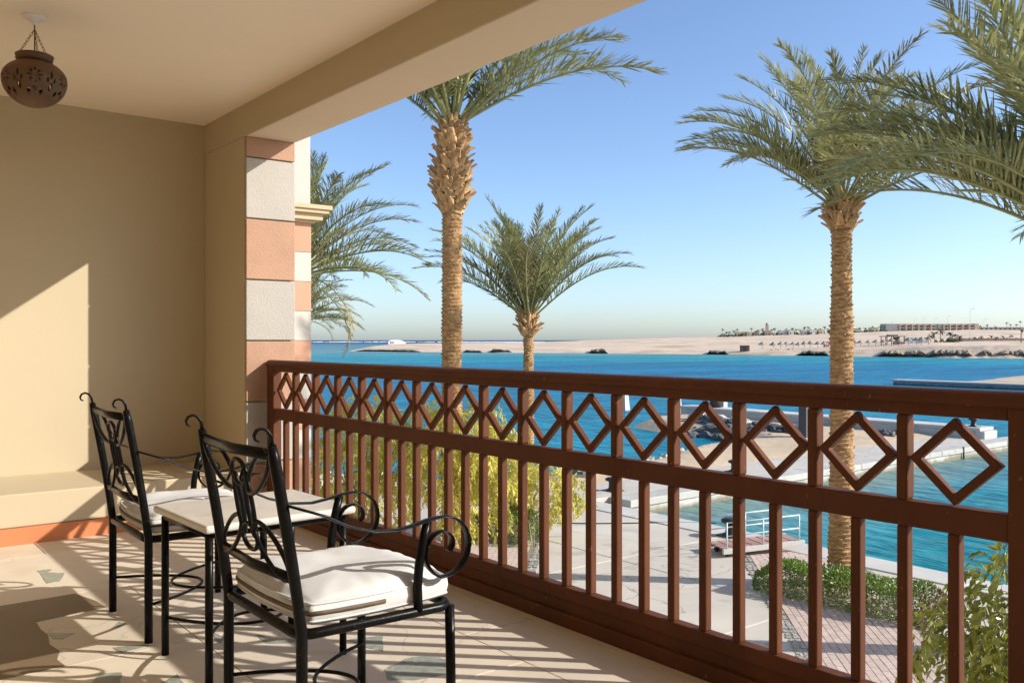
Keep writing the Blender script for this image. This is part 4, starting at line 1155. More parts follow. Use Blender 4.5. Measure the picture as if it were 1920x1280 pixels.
# big far hotel: 3 storeys, projecting bays
D_H = 930
def P3(px, d, z0): return Vector((*at(px, d), z0))
ZH = zat(620.5, D_H) - 0.4
p0, p1 = P3(1662, D_H, ZH), P3(1832, D_H, ZH)
ex = (p1 - p0).normalized(); rzh = math.atan2(ex.y, ex.x); LH = (p1 - p0).length
ht = empty('far_hotel', p0, rzh)
sH = 7.6
MB().box(0, LH, 0, 14, 0, sH).build('wall', M['hotelwall'], ht)
MB().box(-1.0, 12, -1.6, 13.5, -0.5, sH + 0.35).build('end_block', M['hotelgrey'], ht)
MB().box(LH * 0.565, LH * 0.60, -1.4, 10, 0, sH + 0.15).build('stair_tower', M['hotelgrey'], ht)
MB().box(LH - 3.2, LH + 1.2, -1.2, 12, 0, sH + 0.6).build('end_block', M['hotelwall'], ht)
MB().box(12.1, LH - 3.3, -0.15, 13.9, sH + 0.002, sH + 0.3).build('parapet', M['hotelwall'], ht)
nb = 12
bw = (LH - 16) / nb
for i in range(nb):
    x0 = 12.5 + i * bw
    if LH*0.55 < x0 + bw/2 < LH*0.61: continue
    MB().box(x0 + 0.3, x0 + 1.5, -1.9, 0.01, 0, sH - 0.05).build('bay_wall', M['hotelwall'], ht)
    for fl_ in range(2):
        z0 = 1.35 + fl_ * 3.0
        for q in range(2):
            xq = x0 + 2.1 + q * (bw - 2.6) / 2
            wn_ = MB().box(xq, xq + 1.9, -0.08, 0.02, z0, z0 + 1.7).build('window', M['glass'], ht)
            MB().box(xq - 0.1, xq + 2.0, -0.9, -0.09, z0 - 0.75, z0 - 0.05).build('balcony', M['villa_w'], ht)
MB().box(-3, LH + 20, -6, -5.6, -0.2, 0.9).build('garden_wall', M['farleaf'], ht)
tag(ht, 'long three storey sand coloured hotel on the far plateau', 'hotel')
pale = empty('pale_annex', P3(1836, 960, zat(619.5, 960)), rzh)
MB().box(0, 48, 0, 10, -0.5, 3.4).build('wall', M['hotelgrey'], pale)
MB().box(0, 48, -0.3, 0.0, 3.402, 3.8).build('parapet', M['villa_w'], pale)
for k in range(9): MB().box(2 + 5*k, 4 + 5*k, -0.05, 0.02, 1.0, 2.4).build('window', M['glass'], pale)
tag(pale, 'low pale grey annex right of the far hotel', 'building')

# villas of the far resort
def villa(px, d, wpx, hgt, m, label, dome=False, tower=0):
    zg = ground_far(px, d) if d < 880 else zat(lerp_tab(TAB, px)[4], lerp_tab(TAB, px)[3]) - 0.6
    v = empty('villa', P3(px, d, zg), -YAW)
    W_ = wpx * d / 1675
    MB().box(-W_/2, W_/2, 0, 9, -0.5, hgt).build('wall', m, v)
    MB().box(-W_/2 - .15, W_/2 + .15, -.15, 9.15, hgt + .002, hgt + .35).build('parapet', m, v)
    for k in range(max(1, int(W_ / 3))):
        x = -W_/2 + 0.8 + k * 3.0
        MB().box(x, x + 1.2, -0.05, 0.02, 0.9, 2.3).build('window', M['glass'], v)
    if dome:
        MB().lathe([(W_*0.28, 0), (W_*0.26, W_*0.12), (W_*0.17, W_*0.22), (0.05, W_*0.27)], 14).build('dome', m, v, True, loc=(0, 4.5, hgt + .34))
    if tower:
        MB().box(-1.2, 1.2, 2, 4.4, hgt + .34, hgt + tower).build('tower', m, v)
        MB().lathe([(1.5, 0), (1.3, 0.8), (0.6, 1.5), (0.03, 2.0)], 12).build('tower_cap', M['hotelgrey'], v, True, loc=(0, 3.2, hgt + tower))
    tag(v, label, 'villa', 'villas of the far resort')
V = [(1358, 872, 6, 3.0, 'villa_w', 'small white villa at the left end of the far resort', 0, 0), (1389, 870, 15, 4.0, 'villa_y', 'wide yellow villa near the left end of the far resort', 0, 0),
     (1405, 868, 9, 3.6, 'villa_y', 'small yellow villa just right of the wide yellow one', 1, 0), (1419, 868, 9, 3.4, 'villa_p', 'beige domed villa left of the minaret', 1, 0),
     (1440, 866, 12, 4.4, 'villa_p', 'pink beige villa with a slim tower in the far resort', 0, 6.5), (1468, 866, 11, 4.2, 'villa_w', 'white villa among palms right of the tower', 0, 0),
     (1484, 862, 9, 4.6, 'villa_w', 'tall white villa in the middle of the far resort', 0, 0), (1510, 862, 7, 4.0, 'villa_w', 'small white villa left of the right palm trunk', 0, 0),
     (1524, 860, 10, 4.2, 'villa_w', 'white domed villa nearest the right palm trunk', 1, 0), (1541, 860, 8, 4.0, 'villa_y', 'small cream villa half hidden by the right palm trunk', 0, 0),
     (1602, 905, 16, 4.4, 'villa_y', 'yellow domed villa right of the right palm trunk', 1, 0), (1641, 905, 13, 4.6, 'villa_y', 'yellow domed villa next to the far hotel', 1, 0)]
for (px, d, wp_, hg, m_, lb, dm_, tw) in V: villa(px, d, wp_, hg, M[m_], lb, dm_, tw)

# far palms and shrubs
def far_palm_mesh(seed):
    r_ = random.Random(seed); mb = MB()
    for k in range(16):
        a = 2*PI*k/16 + r_.uniform(-.2, .2); e = r_.uniform(-0.3, 1.2); L_ = r_.uniform(0.8, 1.1)
        pts = []
        for i in range(5):
            t = i/4; el = e - 1.3*t*t
            pts.append(Vector((math.cos(a)*L_*t*math.cos(e*0.7), math.sin(a)*L_*t*math.cos(e*0.7), L_*(math.sin(e)*t - 0.55*t*t))))
        sd_ = Vector((-math.sin(a), math.cos(a), 0))
        ws = [0.03, 0.12, 0.15, 0.11, 0.01]
        vs = []
        for p, w_ in zip(pts, ws):
            vs += [p - sd_*w_ - Vector((0, 0, w_*.5)), p, p + sd_*w_ - Vector((0, 0, w_*.5))]
        mb.add(vs, [(3*i+j, 3*i+j+1, 3*i+j+4, 3*i+j+3) for i in range(4) for j in range(2)])
    return mb.mesh('crown', M['farleaf'])
fpm = [far_palm_mesh(s) for s in range(4)]
ftm = MB().tube([(0, 0, 0), (0.02, 0, 0.5), (0, 0.01, 1)], [0.045, 0.035, 0.035], 6).mesh('trunk', M['fartrunk'])
def bush_mesh(seed, m, n=160, lf=0.16):
    r_ = random.Random(seed); mb = MB()
    cs = [(Vector((r_.uniform(-.6, .6), r_.uniform(-.6, .6), r_.uniform(0.15, .65))), r_.uniform(.25, .45)) for _ in range(7)]
    for k in range(n):
        c, rad = r_.choice(cs)
        d_ = Vector((r_.gauss(0, 1), r_.gauss(0, 1), r_.gauss(0, 1))).normalized()
        p = c + d_ * rad * r_.uniform(.6, 1); p.z = max(p.z, 0.02)
        u = d_.orthogonal().normalized(); v = d_.cross(u)
        an = r_.uniform(0, 6.28); u, v = u*math.cos(an) + v*math.sin(an), v*math.cos(an) - u*math.sin(an)
        u += d_ * r_.uniform(-.5, .5)
        mb.add([p - u*lf, p + v*lf*.5, p + u*lf, p - v*lf*.5], [(0, 1, 2, 3)])
    return mb.mesh('foliage', m)
fbm = [bush_mesh(40 + s, M['farleaf'], 150, 0.17) for s in range(3)]
def far_palm(px, d, zg, h_, cr, label, seed, group):
    o = empty('far_palm', P3(px, d, zg), seed * 1.3)
    inst('trunk', ftm, o, scale=(h_ * 0.8 if h_ < 4 else 4.5, h_ * 0.8 if h_ < 4 else 4.5, h_))
    inst('crown', fpm[seed % 4], o, (0, 0, h_), scale=cr)
    tag(o, label, 'palm', group)
ordn = ['first', 'second', 'third', 'fourth', 'fifth', 'sixth', 'seventh', 'eighth', 'ninth', 'tenth', 'eleventh', 'twelfth', 'thirteenth', 'fourteenth', 'fifteenth', 'sixteenth', 'seventeenth', 'eighteenth', 'nineteenth', 'twentieth', 'twenty-first', 'twenty-second', 'twenty-third', 'twenty-fourth']
FP = [1355, 1362, 1367, 1376, 1382, 1395, 1409, 1421, 1430, 1446, 1452, 1462, 1474, 1486, 1493, 1500, 1509, 1516, 1529, 1538, 1546, 1553]
r9 = random.Random(8)
for i, px in enumerate(FP):
    d = 878 + r9.uniform(-12, 12)
    zg = zat(lerp_tab(TAB, px)[4], lerp_tab(TAB, px)[3]) - 0.5
    far_palm(px, d, zg, r9.uniform(4, 7.5), r9.uniform(2.2, 3.2), f'{ordn[i]} small palm from the left in the far resort skyline', i, 'palms of the far resort')
for i, px in enumerate([1596, 1612, 1622, 1651, 1658]):
    zg = zat(lerp_tab(TAB, px)[4], lerp_tab(TAB, px)[3]) - 0.6
    far_palm(px, 900, zg, r9.uniform(3.5, 5.5), 2.8, f'{ordn[i]} small palm from the left between the palm trunk and the far hotel', i, 'palms beside the far hotel')
for i, (px, h_) in enumerate([(1838, 4.5), (1851, 5.5), (1866, 4), (1888, 8), (1894, 6), (1906, 6), (1913, 9)]):
    far_palm(px, 930, zat(619.5, 930), h_, 2.3, f'{ordn[i]} small palm from the left beyond the far hotel', i, 'palms right of the far hotel')
for i in range(26):
    px = 1352 + i * 8.4 + r9.uniform(-3, 3)
    zg = zat(lerp_tab(TAB, px)[4], lerp_tab(TAB, px)[3]) - 0.4
    o = inst('far_shrub', fbm[i % 3], None, P3(px, 868 + r9.uniform(-8, 14), zg), (0, 0, r9.uniform(0, 6)), (r9.uniform(2.5, 4.5), r9.uniform(2.5, 4), r9.uniform(2.2, 4)))
    tag(o, 'dark shrub between the villas of the far resort', 'shrub', 'shrubs of the far resort')
for i in range(9):
    px = 1588 + i * 9 + r9.uniform(-3, 3)
    o = inst('far_shrub', fbm[i % 3], None, P3(px, 895, zat(lerp_tab(TAB, px)[4], lerp_tab(TAB, px)[3]) - 0.5), (0, 0, r9.uniform(0, 6)), (4, 3, r9.uniform(2, 3.4)))
    tag(o, 'dark shrub in the row left of the far hotel', 'shrub', 'shrubs left of the far hotel')
# beach palm clump
DC = 330
for i, (px, h_, cr) in enumerate([(1752, 3.6, 2.2), (1763, 4.6, 2.4), (1745, 2.6, 1.9), (1781, 3.2, 2.2), (1790, 2.6, 1.9), (1799, 2.0, 1.7)]):
    far_palm(px, DC + i*2, ground_far(px, DC) - 0.2, h_, cr, f'{ordn[i]} palm of the dark clump on the far beach terrace', i + 3, 'palm clump on the far beach')
for i, (px, s) in enumerate([(1771, 2.0), (1784, 2.2), (1795, 1.9), (1760, 1.4)]):
    tag(inst('far_shrub', fbm[i % 3], None, P3(px, DC + 4, ground_far(px, DC) - 0.1), (0, 0, i), (s*1.2, s, s)), f'{ordn[i]} bush beside the palm clump on the far beach', 'shrub', 'bushes beside the far palm clump')
for i, px in enumerate([1828, 1840, 1858, 1868, 1880, 1896]):
    far_palm(px, 345, ground_far(px, 345), 1.0 + 0.3*(i % 3), 1.3, f'{ordn[i]} low palm from the left along the far terrace wall', i, 'low palms along the terrace wall')
far_palm(1915, 300, ground_far(1915, 300), 4.2, 1.5, 'slim leaning palm at the right edge of the far shore', 2, 'low palms along the terrace wall')
tw_ = empty('terrace_wall', P3(1800, 350, ground_far(1800, 350)), math.atan2((P3(1940, 346, 0) - P3(1800, 350, 0)).y, (P3(1940, 346, 0) - P3(1800, 350, 0)).x))
LT = (P3(1940, 346, 0) - P3(1800, 350, 0)).length
MB().box(0, LT, 0, 0.4, -1, 1.1).build('wall', M['villa_p'], tw_)
for k in range(8): MB().box(k*LT/8, k*LT/8 + .5, -.1, .5, -1, 1.35).build('pier', M['villa_p'], tw_)
tag(tw_, 'low brown terrace wall on the far beach right of the palm clump', 'wall')

# thatched parasols on the far beach
pcm = MB().lathe([(1.45, 0), (1.38, 0.08), (0.75, 0.55), (0.25, 0.98), (0.04, 1.25)], 12).mesh('canopy', M['thatch'])
ppm = MB().tube([(0, 0, 0), (0, 0, 2.1)], 0.07, 6).mesh('pole', M['wood'])
PX = [1429, 1450, 1464, 1474, 1487, 1497, 1508, 1519, 1533, 1545, 1592, 1603, 1613, 1628, 1642, 1656, 1672, 1685, 1703, 1718, 1728, 1741]
for i, px in enumerate(PX):
    d = lerp_tab(TAB, px)[1] + (8 if px < 1540 else 16) + r9.uniform(-3, 5)
    o = empty('beach_parasol', P3(px, d, ground_far(px, d) - 0.1), r9.uniform(0, 6))
    sc = r9.uniform(0.85, 1.1)
    inst('canopy', pcm, o, (0, 0, 1.75), (r9.uniform(-.1, .1), r9.uniform(-.1, .1), 0), sc * 1.1)
    inst('pole', ppm, o, scale=(1, 1, 0.95))
    tag(o, f'{ordn[i]} thatched parasol from the left in the far beach row', 'parasol', 'thatched parasols on the far beach')
# hut, pavilion, tents, sign boards
hu = empty('beach_hut', P3(1398, 338, ground_far(1398, 338)), -YAW)
MB().box(-1.5, 1.5, 0, 2.6, 0, 2.1).build('wall', M['wood'], hu)
MB().box(-1.7, 1.7, -.2, 2.8, 2.102, 2.3).build('roof', M['thatch'], hu)
MB().box(-0.5, 0.5, -.06, 0.01, 0, 1.7).build('door', M['glass'], hu)
tag(hu, 'small dark wooden hut on the far beach', 'hut')
pv_ = empty('beach_pavilion', P3(1678, 330, ground_far(1678, 330)), -YAW)
for x in (-3.4, -1.2, 1.2, 3.4):
    MB().box(x - .12, x + .12, -.12, .12, 0, 3.2).build('column', M['wood'], pv_)
    MB().box(x - .12, x + .12, 4.0, 4.24, 0, 3.2).build('column', M['wood'], pv_)
MB().box(-3.9, 3.9, -.6, 4.8, 3.2, 3.45).build('roof', M['wood'], pv_)
MB().box(-1.8, 1.6, 1, 3.4, 3.452, 4.0).build('roof_lantern', M['thatch'], pv_)
MB().box(-0.2, 3.3, 0.2, 0.5, 0, 1.3).build('counter', M['pink'], pv_)
MB().box(1.3, 3.3, 3.6, 3.9, 0, 3.1).build('back_wall', M['wood'], pv_)
tag(pv_, 'flat roofed dark wooden pavilion on the far beach', 'pavilion')
tn = empty('canvas_screen', P3(1718, 335, ground_far(1718, 335)), -YAW)
MB().box(-4.2, 4.2, 0, 0.3, 0, 2.3).build('screen', M['canvas'], tn)
for x in (-4.2, -1.4, 1.4, 4.2): MB().box(x - .08, x + .08, -.1, -.002, 0, 2.5).build('post', M['steel'], tn)
tag(tn, 'white canvas screen beside the beach pavilion', 'screen')
bd = empty('pink_kiosk', P3(1551, 345, ground_far(1551, 345)), -YAW)
MB().box(-0.9, 0.9, 0, 1.6, 0, 2.4).build('wall', M['pink'], bd)
MB().box(-1.0, 1.0, -.1, 1.7, 2.402, 2.6).build('roof', M['villa_w'], bd)
tag(bd, 'small pink kiosk half hidden behind the right palm trunk', 'kiosk')
for i, (px, d, s) in enumerate([(1450, 345, 1.0), (1460, 342, 0.8), (1482, 340, 1.2)]):
    tag(inst('beach_stones', fbm[i], None, P3(px, d - 12, ground_far(px, d - 12)), (0, 0, i), (s*2, s, s*.7)), f'{ordn[i]} low bush in front of the far parasols', 'shrub', 'bushes before the parasols').name = 'low_bush'
# lamp posts on the plateau
for i, (px, d, h_, lb) in enumerate([(1714, 760, 11, 'first thin lamp post from the left before the far hotel'), (1731, 740, 11.5, 'second thin lamp post from the left before the far hotel'), (1753, 720, 11, 'third thin lamp post from the left before the far hotel'),
                             (1777, 640, 12, 'fourth thin lamp post from the left before the far hotel'), (1819, 430, 13.5, 'tall lamp post standing nearest on the far terrace'), (1845, 700, 10, 'thin lamp post right of the far hotel'), (1670, 780, 9, 'thin lamp post at the left end of the far hotel')]):
    o = empty('lamp_post', P3(px, d, ground_far(px, d)), -YAW)
    MB().tube([(0, 0, 0), (0, 0, h_)], [0.10, 0.055], 6).build('mast', M['steel'], o)
    MB().tube([(0, 0, h_), (0.9, 0, h_ + .35), (1.8, 0, h_ + .4)], 0.07, 5).build('bracket', M['steel'], o)
    MB().box(1.3, 2.2, -.2, .2, h_ + .33, h_ + .5).build('lamp_head', M['steel'], o)
    tag(o, lb, 'lamp post', 'lamp posts on the far plateau')

# ------------------------------------------------------------------ date palms
def frond_mesh(e0, droop, seed, nl=88, old=False, L_=4.3, side=0.0):
    r_ = random.Random(seed); mb = MB()
    n = 22; pts = []; p = Vector((0, 0, 0)); ang = []
    for i in range(n + 1):
        t = i / n
        e = e0 - droop * t ** 1.9
        az = side * t * t
        T = Vector((math.cos(e)*math.cos(az), math.cos(e)*math.sin(az), math.sin(e)))
        pts.append(p.copy()); ang.append(T)
        p += T * (L_ / n)
    mb.tube(pts, [0.036 * (1 - 0.9 * (i/n)) * (1.7 if i == 0 else 1) + 0.003 for i in range(n + 1)], 5, mi=1)
    for k in range(nl):
        t = 0.16 + 0.84 * (k + 0.5) / nl
        f = t * n; i = min(n - 1, int(f)); q = pts[i].lerp(pts[i+1], f - i); T = ang[i].lerp(ang[min(n, i+1)], f - i).normalized()
        S0 = Vector((0, 0, 1)).cross(T)
        S0 = S0.normalized() if S0.length > 0.05 else Vector((0, 1, 0))
        Nn = T.cross(S0).normalized()
        tt = (t - 0.16) / 0.84
        ll = 0.74 * (0.45 + 0.55 * math.sin(min(1, tt*2.2) * PI/2)) * (1 - 0.62 * max(0, tt - 0.45) / 0.55)
        for s in (-1, 1):
            if r_.random() < 0.12: continue
            a = R(58 - 30 * tt + r_.gauss(0, 6)); va = R(r_.choice((18, 38, 52)) + r_.gauss(0, 7))
            d = T * math.cos(a) + (S0 * (s * math.cos(va)) + Nn * math.sin(va)) * math.sin(a)
            d.normalize()
            l_ = ll * r_.uniform(0.82, 1.12)
            wv = d.cross(Nn).normalized() * math.cos(r_.uniform(-.7, .7)) + d.cross(d.cross(Nn)).normalized() * math.sin(r_.uniform(-.8, .8))
            wd = 0.0165 * (1.15 - 0.35*tt)
            g_ = Vector((0, 0, -1)) * (l_ * r_.uniform(0.03, 0.16) * (2.2 if old else 1))
            b0 = q + T * r_.uniform(-.01, .01)
            m1 = b0 + d * l_ * 0.4 + g_ * 0.16; m2 = b0 + d * l_ * 0.75 + g_ * 0.55; tp = b0 + d * l_ + g_
            mb.add([b0 - wv*wd*.5, b0 + wv*wd*.5, m1 + wv*wd, m1 - wv*wd, m2 + wv*wd*.75, m2 - wv*wd*.75, tp], [(0, 1, 2, 3), (3, 2, 4, 5), (5, 4, 6)])
    return mb.mesh('frond', [M['leaflet_y'] if old else M['leaflet'], M['rachis']])
ELS = [82, 72, 62, 52, 42, 32, 20, 6, -12]
FR = {}
for i, e in enumerate(ELS):
    for v in range(2):
        FR[(i, v)] = frond_mesh(R(e), R([22, 34, 44, 52, 56, 58, 56, 50, 45][i] + 8*v), 100 + i*7 + v, side=(-.22, .28)[v])
FRZ = {i: frond_mesh(R(ELS[i]), R([22, 34, 44, 52, 56, 58, 56, 50, 45][i] + 6), 500 + i, 80, True, side=.15) for i in (2, 3, 4, 5, 6, 7)}
FRY = [frond_mesh(R(e), R(85), 300 + e, 52, True, side=.2) for e in (15, -10, -35)]

def trunk_mesh(H_, r0, r1, seed, pitch=0.085):
    """overlapping leaf scars: saw-tooth radius in staggered cells"""
    nt_, per = 40, 5
    nr_ = int(H_ / pitch * per)
    o = Vector((seed * 3.7, 0, 0)); vs = []
    r_ = random.Random(seed)
    nc = 9
    jit = {}
    for i in range(nr_ + 1):
        zq = H_ * i / nr_
        t = zq / H_
        base = r0 + (r1 - r0) * t + 0.10 * r0 * math.exp(-zq / 0.35) + 0.025 * noise.noise(Vector((zq*0.7, 0, 0)) + o)
        row = zq / pitch
        for j in range(nt_):
            th = 2*PI*j/nt_
            cell = th / (2*PI) * nc
            lean = 0.35 * abs(((cell + 0.5*(int(row) % 2)) % 1) - 0.5)
            rw = row + 0.25*noise.noise(Vector((math.cos(th)*1.5, math.sin(th)*1.5, zq*2.2)) + o) - lean
            key = (int(rw), int(cell + 0.5*(int(rw) % 2)) % nc)
            if key not in jit: jit[key] = r_.uniform(0.35, 1.3)
            saw = (rw % 1)
            rad = base + 0.042 * jit[key] * saw ** 1.6 - 0.012 + 0.010*noise.noise(Vector((math.cos(th)*5, math.sin(th)*5, zq*9)) + o)
            vs.append((rad*math.cos(th), rad*math.sin(th), zq))
    fs = [(i*nt_+j, i*nt_+(j+1) % nt_, (i+1)*nt_+(j+1) % nt_, (i+1)*nt_+j) for i in range(nr_) for j in range(nt_)]
    fs.append(tuple(nr_*nt_ + j for j in range(nt_)))
    return MB().add(vs, fs).mesh('trunk', M['trunk'])

def stub_mesh(seed):
    r_ = random.Random(seed)
    # cut frond base: broad, curved, keeled; points up +z and leans +x
    a = r_.uniform(-.02, .02)
    pr = [(0.0, 0.10, 0.035, 0.0), (0.035, 0.085, 0.034, 0.09), (0.085, 0.062, 0.028, 0.17), (0.135 + a, 0.046, 0.022, 0.235 + a)]
    vs = []
    for x, wv, th, zq in pr:
        vs += [(x - th*.4, -wv, zq), (x + th, -wv*.55, zq - .01), (x + th*1.2, 0, zq - .015), (x + th, wv*.55, zq - .01), (x - th*.4, wv, zq)]
    fs = [(5*i+j, 5*i+j+1, 5*i+j+6, 5*i+j+5) for i in range(3) for j in range(4)] + [(5*i+4, 5*i, 5*i+5, 5*i+9) for i in range(3)] + [(15, 16, 17, 18, 19)]
    return MB().add(vs, fs).mesh('frond_stub', M['boot'])
SB = [stub_mesh(s) for s in range(5)]

def palm(x, y, H_, r0, r1, boot_h, boot_r, nf, Ls, seed, label, emin=-12, skew=None, nold=3, extra=(), zg=GZ, lean=(0, 0), trunk=True, nstub=None):
    r_ = random.Random(seed)
    o = empty('date_palm', (x, y, zg - 0.05), 0)
    o.rotation_euler = (lean[0], lean[1], 0)
    if trunk: inst('trunk', trunk_mesh(H_, r0, r1, seed), o, smooth_rot(seed))
    # boots: spiral of cut bases over the top of the trunk
    ns = nstub if nstub else int(boot_h / 0.0085)
    for k in range(ns):
        t = k / ns
        a = k * 2.39996 + r_.uniform(-.15, .15)
        zq = H_ - boot_h + boot_h * t
        env = boot_r * (0.80 + 0.28*math.sin(PI * min(1, t*0.9 + 0.12))) * min(1, 0.78 + 2.2*t)
        rad = env - 0.075
        sc = r_.uniform(0.7, 1.25)
        inst('frond_stub', r_.choice(SB), o, (rad*math.cos(a), rad*math.sin(a), zq - 0.1), (r_.uniform(-.28, .28), r_.uniform(-.35, .4), a), (sc*r_.uniform(.9, 1.3), sc*boot_r/0.30*r_.uniform(.6, .95), sc*r_.uniform(.8, 1.2)))
    tip = H_ - 0.05
    for k in range(nf):
        a = k * 2.39996 + r_.uniform(-.3, .3)
        t = (k + 0.5) / nf
        e = 86 - (86 - emin) * t ** 0.85 + r_.uniform(-6, 6)
        i = min(range(len(ELS)), key=lambda q: abs(ELS[q] - e))
        if skew and skew(a, e, r_): continue
        me = FRZ[i] if (i in FRZ and r_.random() < 0.13) else FR[(i, r_.randrange(2))]
        rad = 0.03 + 0.11 * t
        inst('frond', me, o, (rad*math.cos(a), rad*math.sin(a), tip - 0.22*t), (r_.uniform(-.25, .25), r_.uniform(-.06, .06), a), Ls * r_.uniform(0.86, 1.08) * (0.8 + 0.2*min(1, t*3)))
    for (az, e, sc) in extra:
        i = min(range(len(ELS)), key=lambda q: abs(ELS[q] - e))
        inst('frond', FR[(i, r_.randrange(2))], o, (0.1*math.cos(az), 0.1*math.sin(az), tip - 0.1), (r_.uniform(-.2, .2), r_.uniform(-.05, .05), az), Ls * sc)
    for k in range(nold):
        a = r_.uniform(0, 6.28)
        inst('frond', r_.choice(FRY), o, (0.14*math.cos(a), 0.14*math.sin(a), tip - 0.2), (0, 0, a), Ls * r_.uniform(0.55, 0.8))
    tag(o, label, 'palm', 'date palms on the quay')
    return o
def smooth_rot(seed): return (0, 0, 0)

AZ_R = math.atan2(-FX, FY)       # world angle of "right" in the photograph
def az(deg): return AZ_R + R(deg) # 0 = right, 90 = away, 180 = left
def gp(px, d): return at(px, d)
x, y = gp(846, 20.4)
palm(x, y, 9.95, 0.235, 0.215, 2.1, 0.365, 28, 1.08, 1, 'tallest palm with thick stubbled trunk top rising past the beam', 40, extra=((az(-8), 32, 1.05), (az(6), 52, 1.1), (az(12), 42, 1.0)), nold=0, lean=(0, R(0.2)))
x, y = gp(991, 29.0)
palm(x, y, 5.85, 0.17, 0.165, 0.75, 0.30, 44, 0.93, 2, 'short full-crowned palm right of the tallest trunk', 46, nold=0)
x, y = gp(1578, 17.7)
palm(x, y, 7.75, 0.245, 0.19, 0.6, 0.28, 38, 0.84, 3, 'palm with bare ringed trunk rising from the clipped hedge', 32, nold=0, extra=((az(178), 42, 0.95), (az(165), 42, .95), (az(200), 32, .8)))
x, y = gp(2075, 13.6)
palm(x, y, 6.45, 0.25, 0.2, 0.6, 0.3, 32, 1.14, 4, 'near palm at the right edge with fronds arching into the picture', 34, nold=0,
     extra=((az(180), 42, 1.0), (az(192), 32, 1.02), (az(205), 52, 1.0), (az(170), 42, 0.95), (az(150), 42, 1.0), (az(200), 62, 1.0), (az(186), 32, 1.0), (az(168), 52, 1.02), (az(215), 62, 1.0), (az(188), 72, 1.0), (az(183), 32, .95), (az(176), 42, 1.0)))
x, y = gp(556, 24)
palm(x, y, 6.9, 0.2, 0.19, 0.6, 0.3, 48, 0.87, 5, 'palm mostly hidden behind the banded pillar', 8, nold=3)
x, y = gp(562, 33)
palm(x, y, 5.9, 0.2, 0.19, 0.6, 0.3, 44, 0.62, 6, 'smaller palm lower down behind the banded pillar', 0, nold=4)

# ------------------------------------------------------------------ ficus bushes and hedges
def leaf_add(mb, p, d, up, l_, w_):
    s = d.cross(up)
    s = s.normalized() if s.length > 1e-4 else d.orthogonal().normalized()
    n_ = s.cross(d).normalized()
    m1 = p + d*l_*0.42
    mb.add([p, m1 + s*w_ + n_*w_*.45, p + d*l_ - n_*l_*.10, m1 - s*w_ + n_*w_*.45, m1], [(0, 4, 1), (4, 2, 1), (0, 3, 4), (3, 2, 4)])

def ficus(x, y, zg, crowns, ntw, nl, lf, m, seed, label, trunks, name='ficus_tree', cat='tree'):
    """crowns: (dx, dy, z, rx, rz); drooping twigs carrying alternate leaves"""
    r_ = random.Random(seed)
    o = empty(name, (x, y, zg))
    mb = MB(); tw = MB()
    tot = sum(c[3]**2 * c[4] for c in crowns)
    for c in crowns:
        n = int(ntw * c[3]**2 * c[4] / tot)
        for k in range(n):
            d = Vector((r_.gauss(0, 1), r_.gauss(0, 1), r_.gauss(0, 1))).normalized()
            f = r_.uniform(0.35, 1.0) ** 0.6
            lump = 1 + 0.35 * noise.noise(d * 2.0 + Vector((seed, c[0]*5, 0)))
            p = Vector((c[0] + d.x*c[3]*f*lump, c[1] + d.y*c[3]*f*lump, c[2] + d.z*c[4]*f*lump))
            g_ = Vector((d.x, d.y, d.z*.5 + 0.25)).normalized()
            L_ = r_.uniform(0.25, 0.5) * (lf / 0.09) ** 0.5
            q = p.copy(); path = [q.copy()]
            for s in range(nl):
                t = s / nl
                dr = (g_ * (1 - t) + Vector((0, 0, -1)) * (0.25 + 0.9*t)).normalized()
                q = q + dr * (L_ / nl); path.append(q.copy())
                sd_ = dr.cross(Vector((r_.gauss(0, 1), r_.gauss(0, 1), r_.gauss(0, 1)))).normalized()
                ld_ = (dr*0.5 + sd_*0.8 + Vector((0, 0, -0.55))).normalized()
                leaf_add(mb, q, ld_, Vector((r_.gauss(0, .6), r_.gauss(0, .6), 1)).normalized(), lf*r_.uniform(.7, 1.2), lf*r_.uniform(.19, .27))
            if k % 3 == 0: tw.tube([p - g_*0.15 + Vector((0, 0, -.05)), path[0], path[nl//2], path[-1]], [0.006, 0.005, 0.004, 0.002], 4)
    inst('crown', mb.mesh('crown', m), o)
    for (bx, by, tx_, ty_, tz, r0) in trunks:
        pts = [Vector((bx, by, -0.05))]
        for i in range(1, 6):
            t = i/5
            pts.append(Vector((bx + (tx_-bx)*t + r_.uniform(-.05, .05), by + (ty_-by)*t + r_.uniform(-.05, .05), tz*t)))
        tw.tube(pts, [r0*(1 - .75*i/5) for i in range(6)], 7)
        for q in range(5):
            b = pts[2 + q % 3]; e = b + Vector((r_.uniform(-.6, .6), r_.uniform(-.6, .6), r_.uniform(.3, .8)))
            tw.tube([b, b.lerp(e, .5) + Vector((0, 0, .05)), e], [r0*.4, r0*.25, r0*.1], 5)
    tw.build('trunk', M['bark'], o, True)
    tag(o, label, cat, 'ficus bushes below the balcony')
x, y = gp(690, 19.0)
ficus(x, y, GZ, [(0, 0, 2.9, 0.85, 0.8), (0.55, -0.4, 2.4, 0.6, 0.7), (-0.6, 0.3, 2.1, 0.8, 0.9), (0.1, 0.1, 1.4, 0.8, .7), (-.9, .5, 1.2, .6, .7), (1.0, -.7, 2.9, .5, .6)], 820, 12, 0.115, M['yleaf'], 1, 'yellow leaved ficus nearest the banded pillar', [(0, 0, .2, 0, 2.6, .07), (.15, .1, -.5, .2, 2.2, .05), (-.1, .2, -.9, .5, 1.7, .05)])
x, y = gp(868, 18.4)
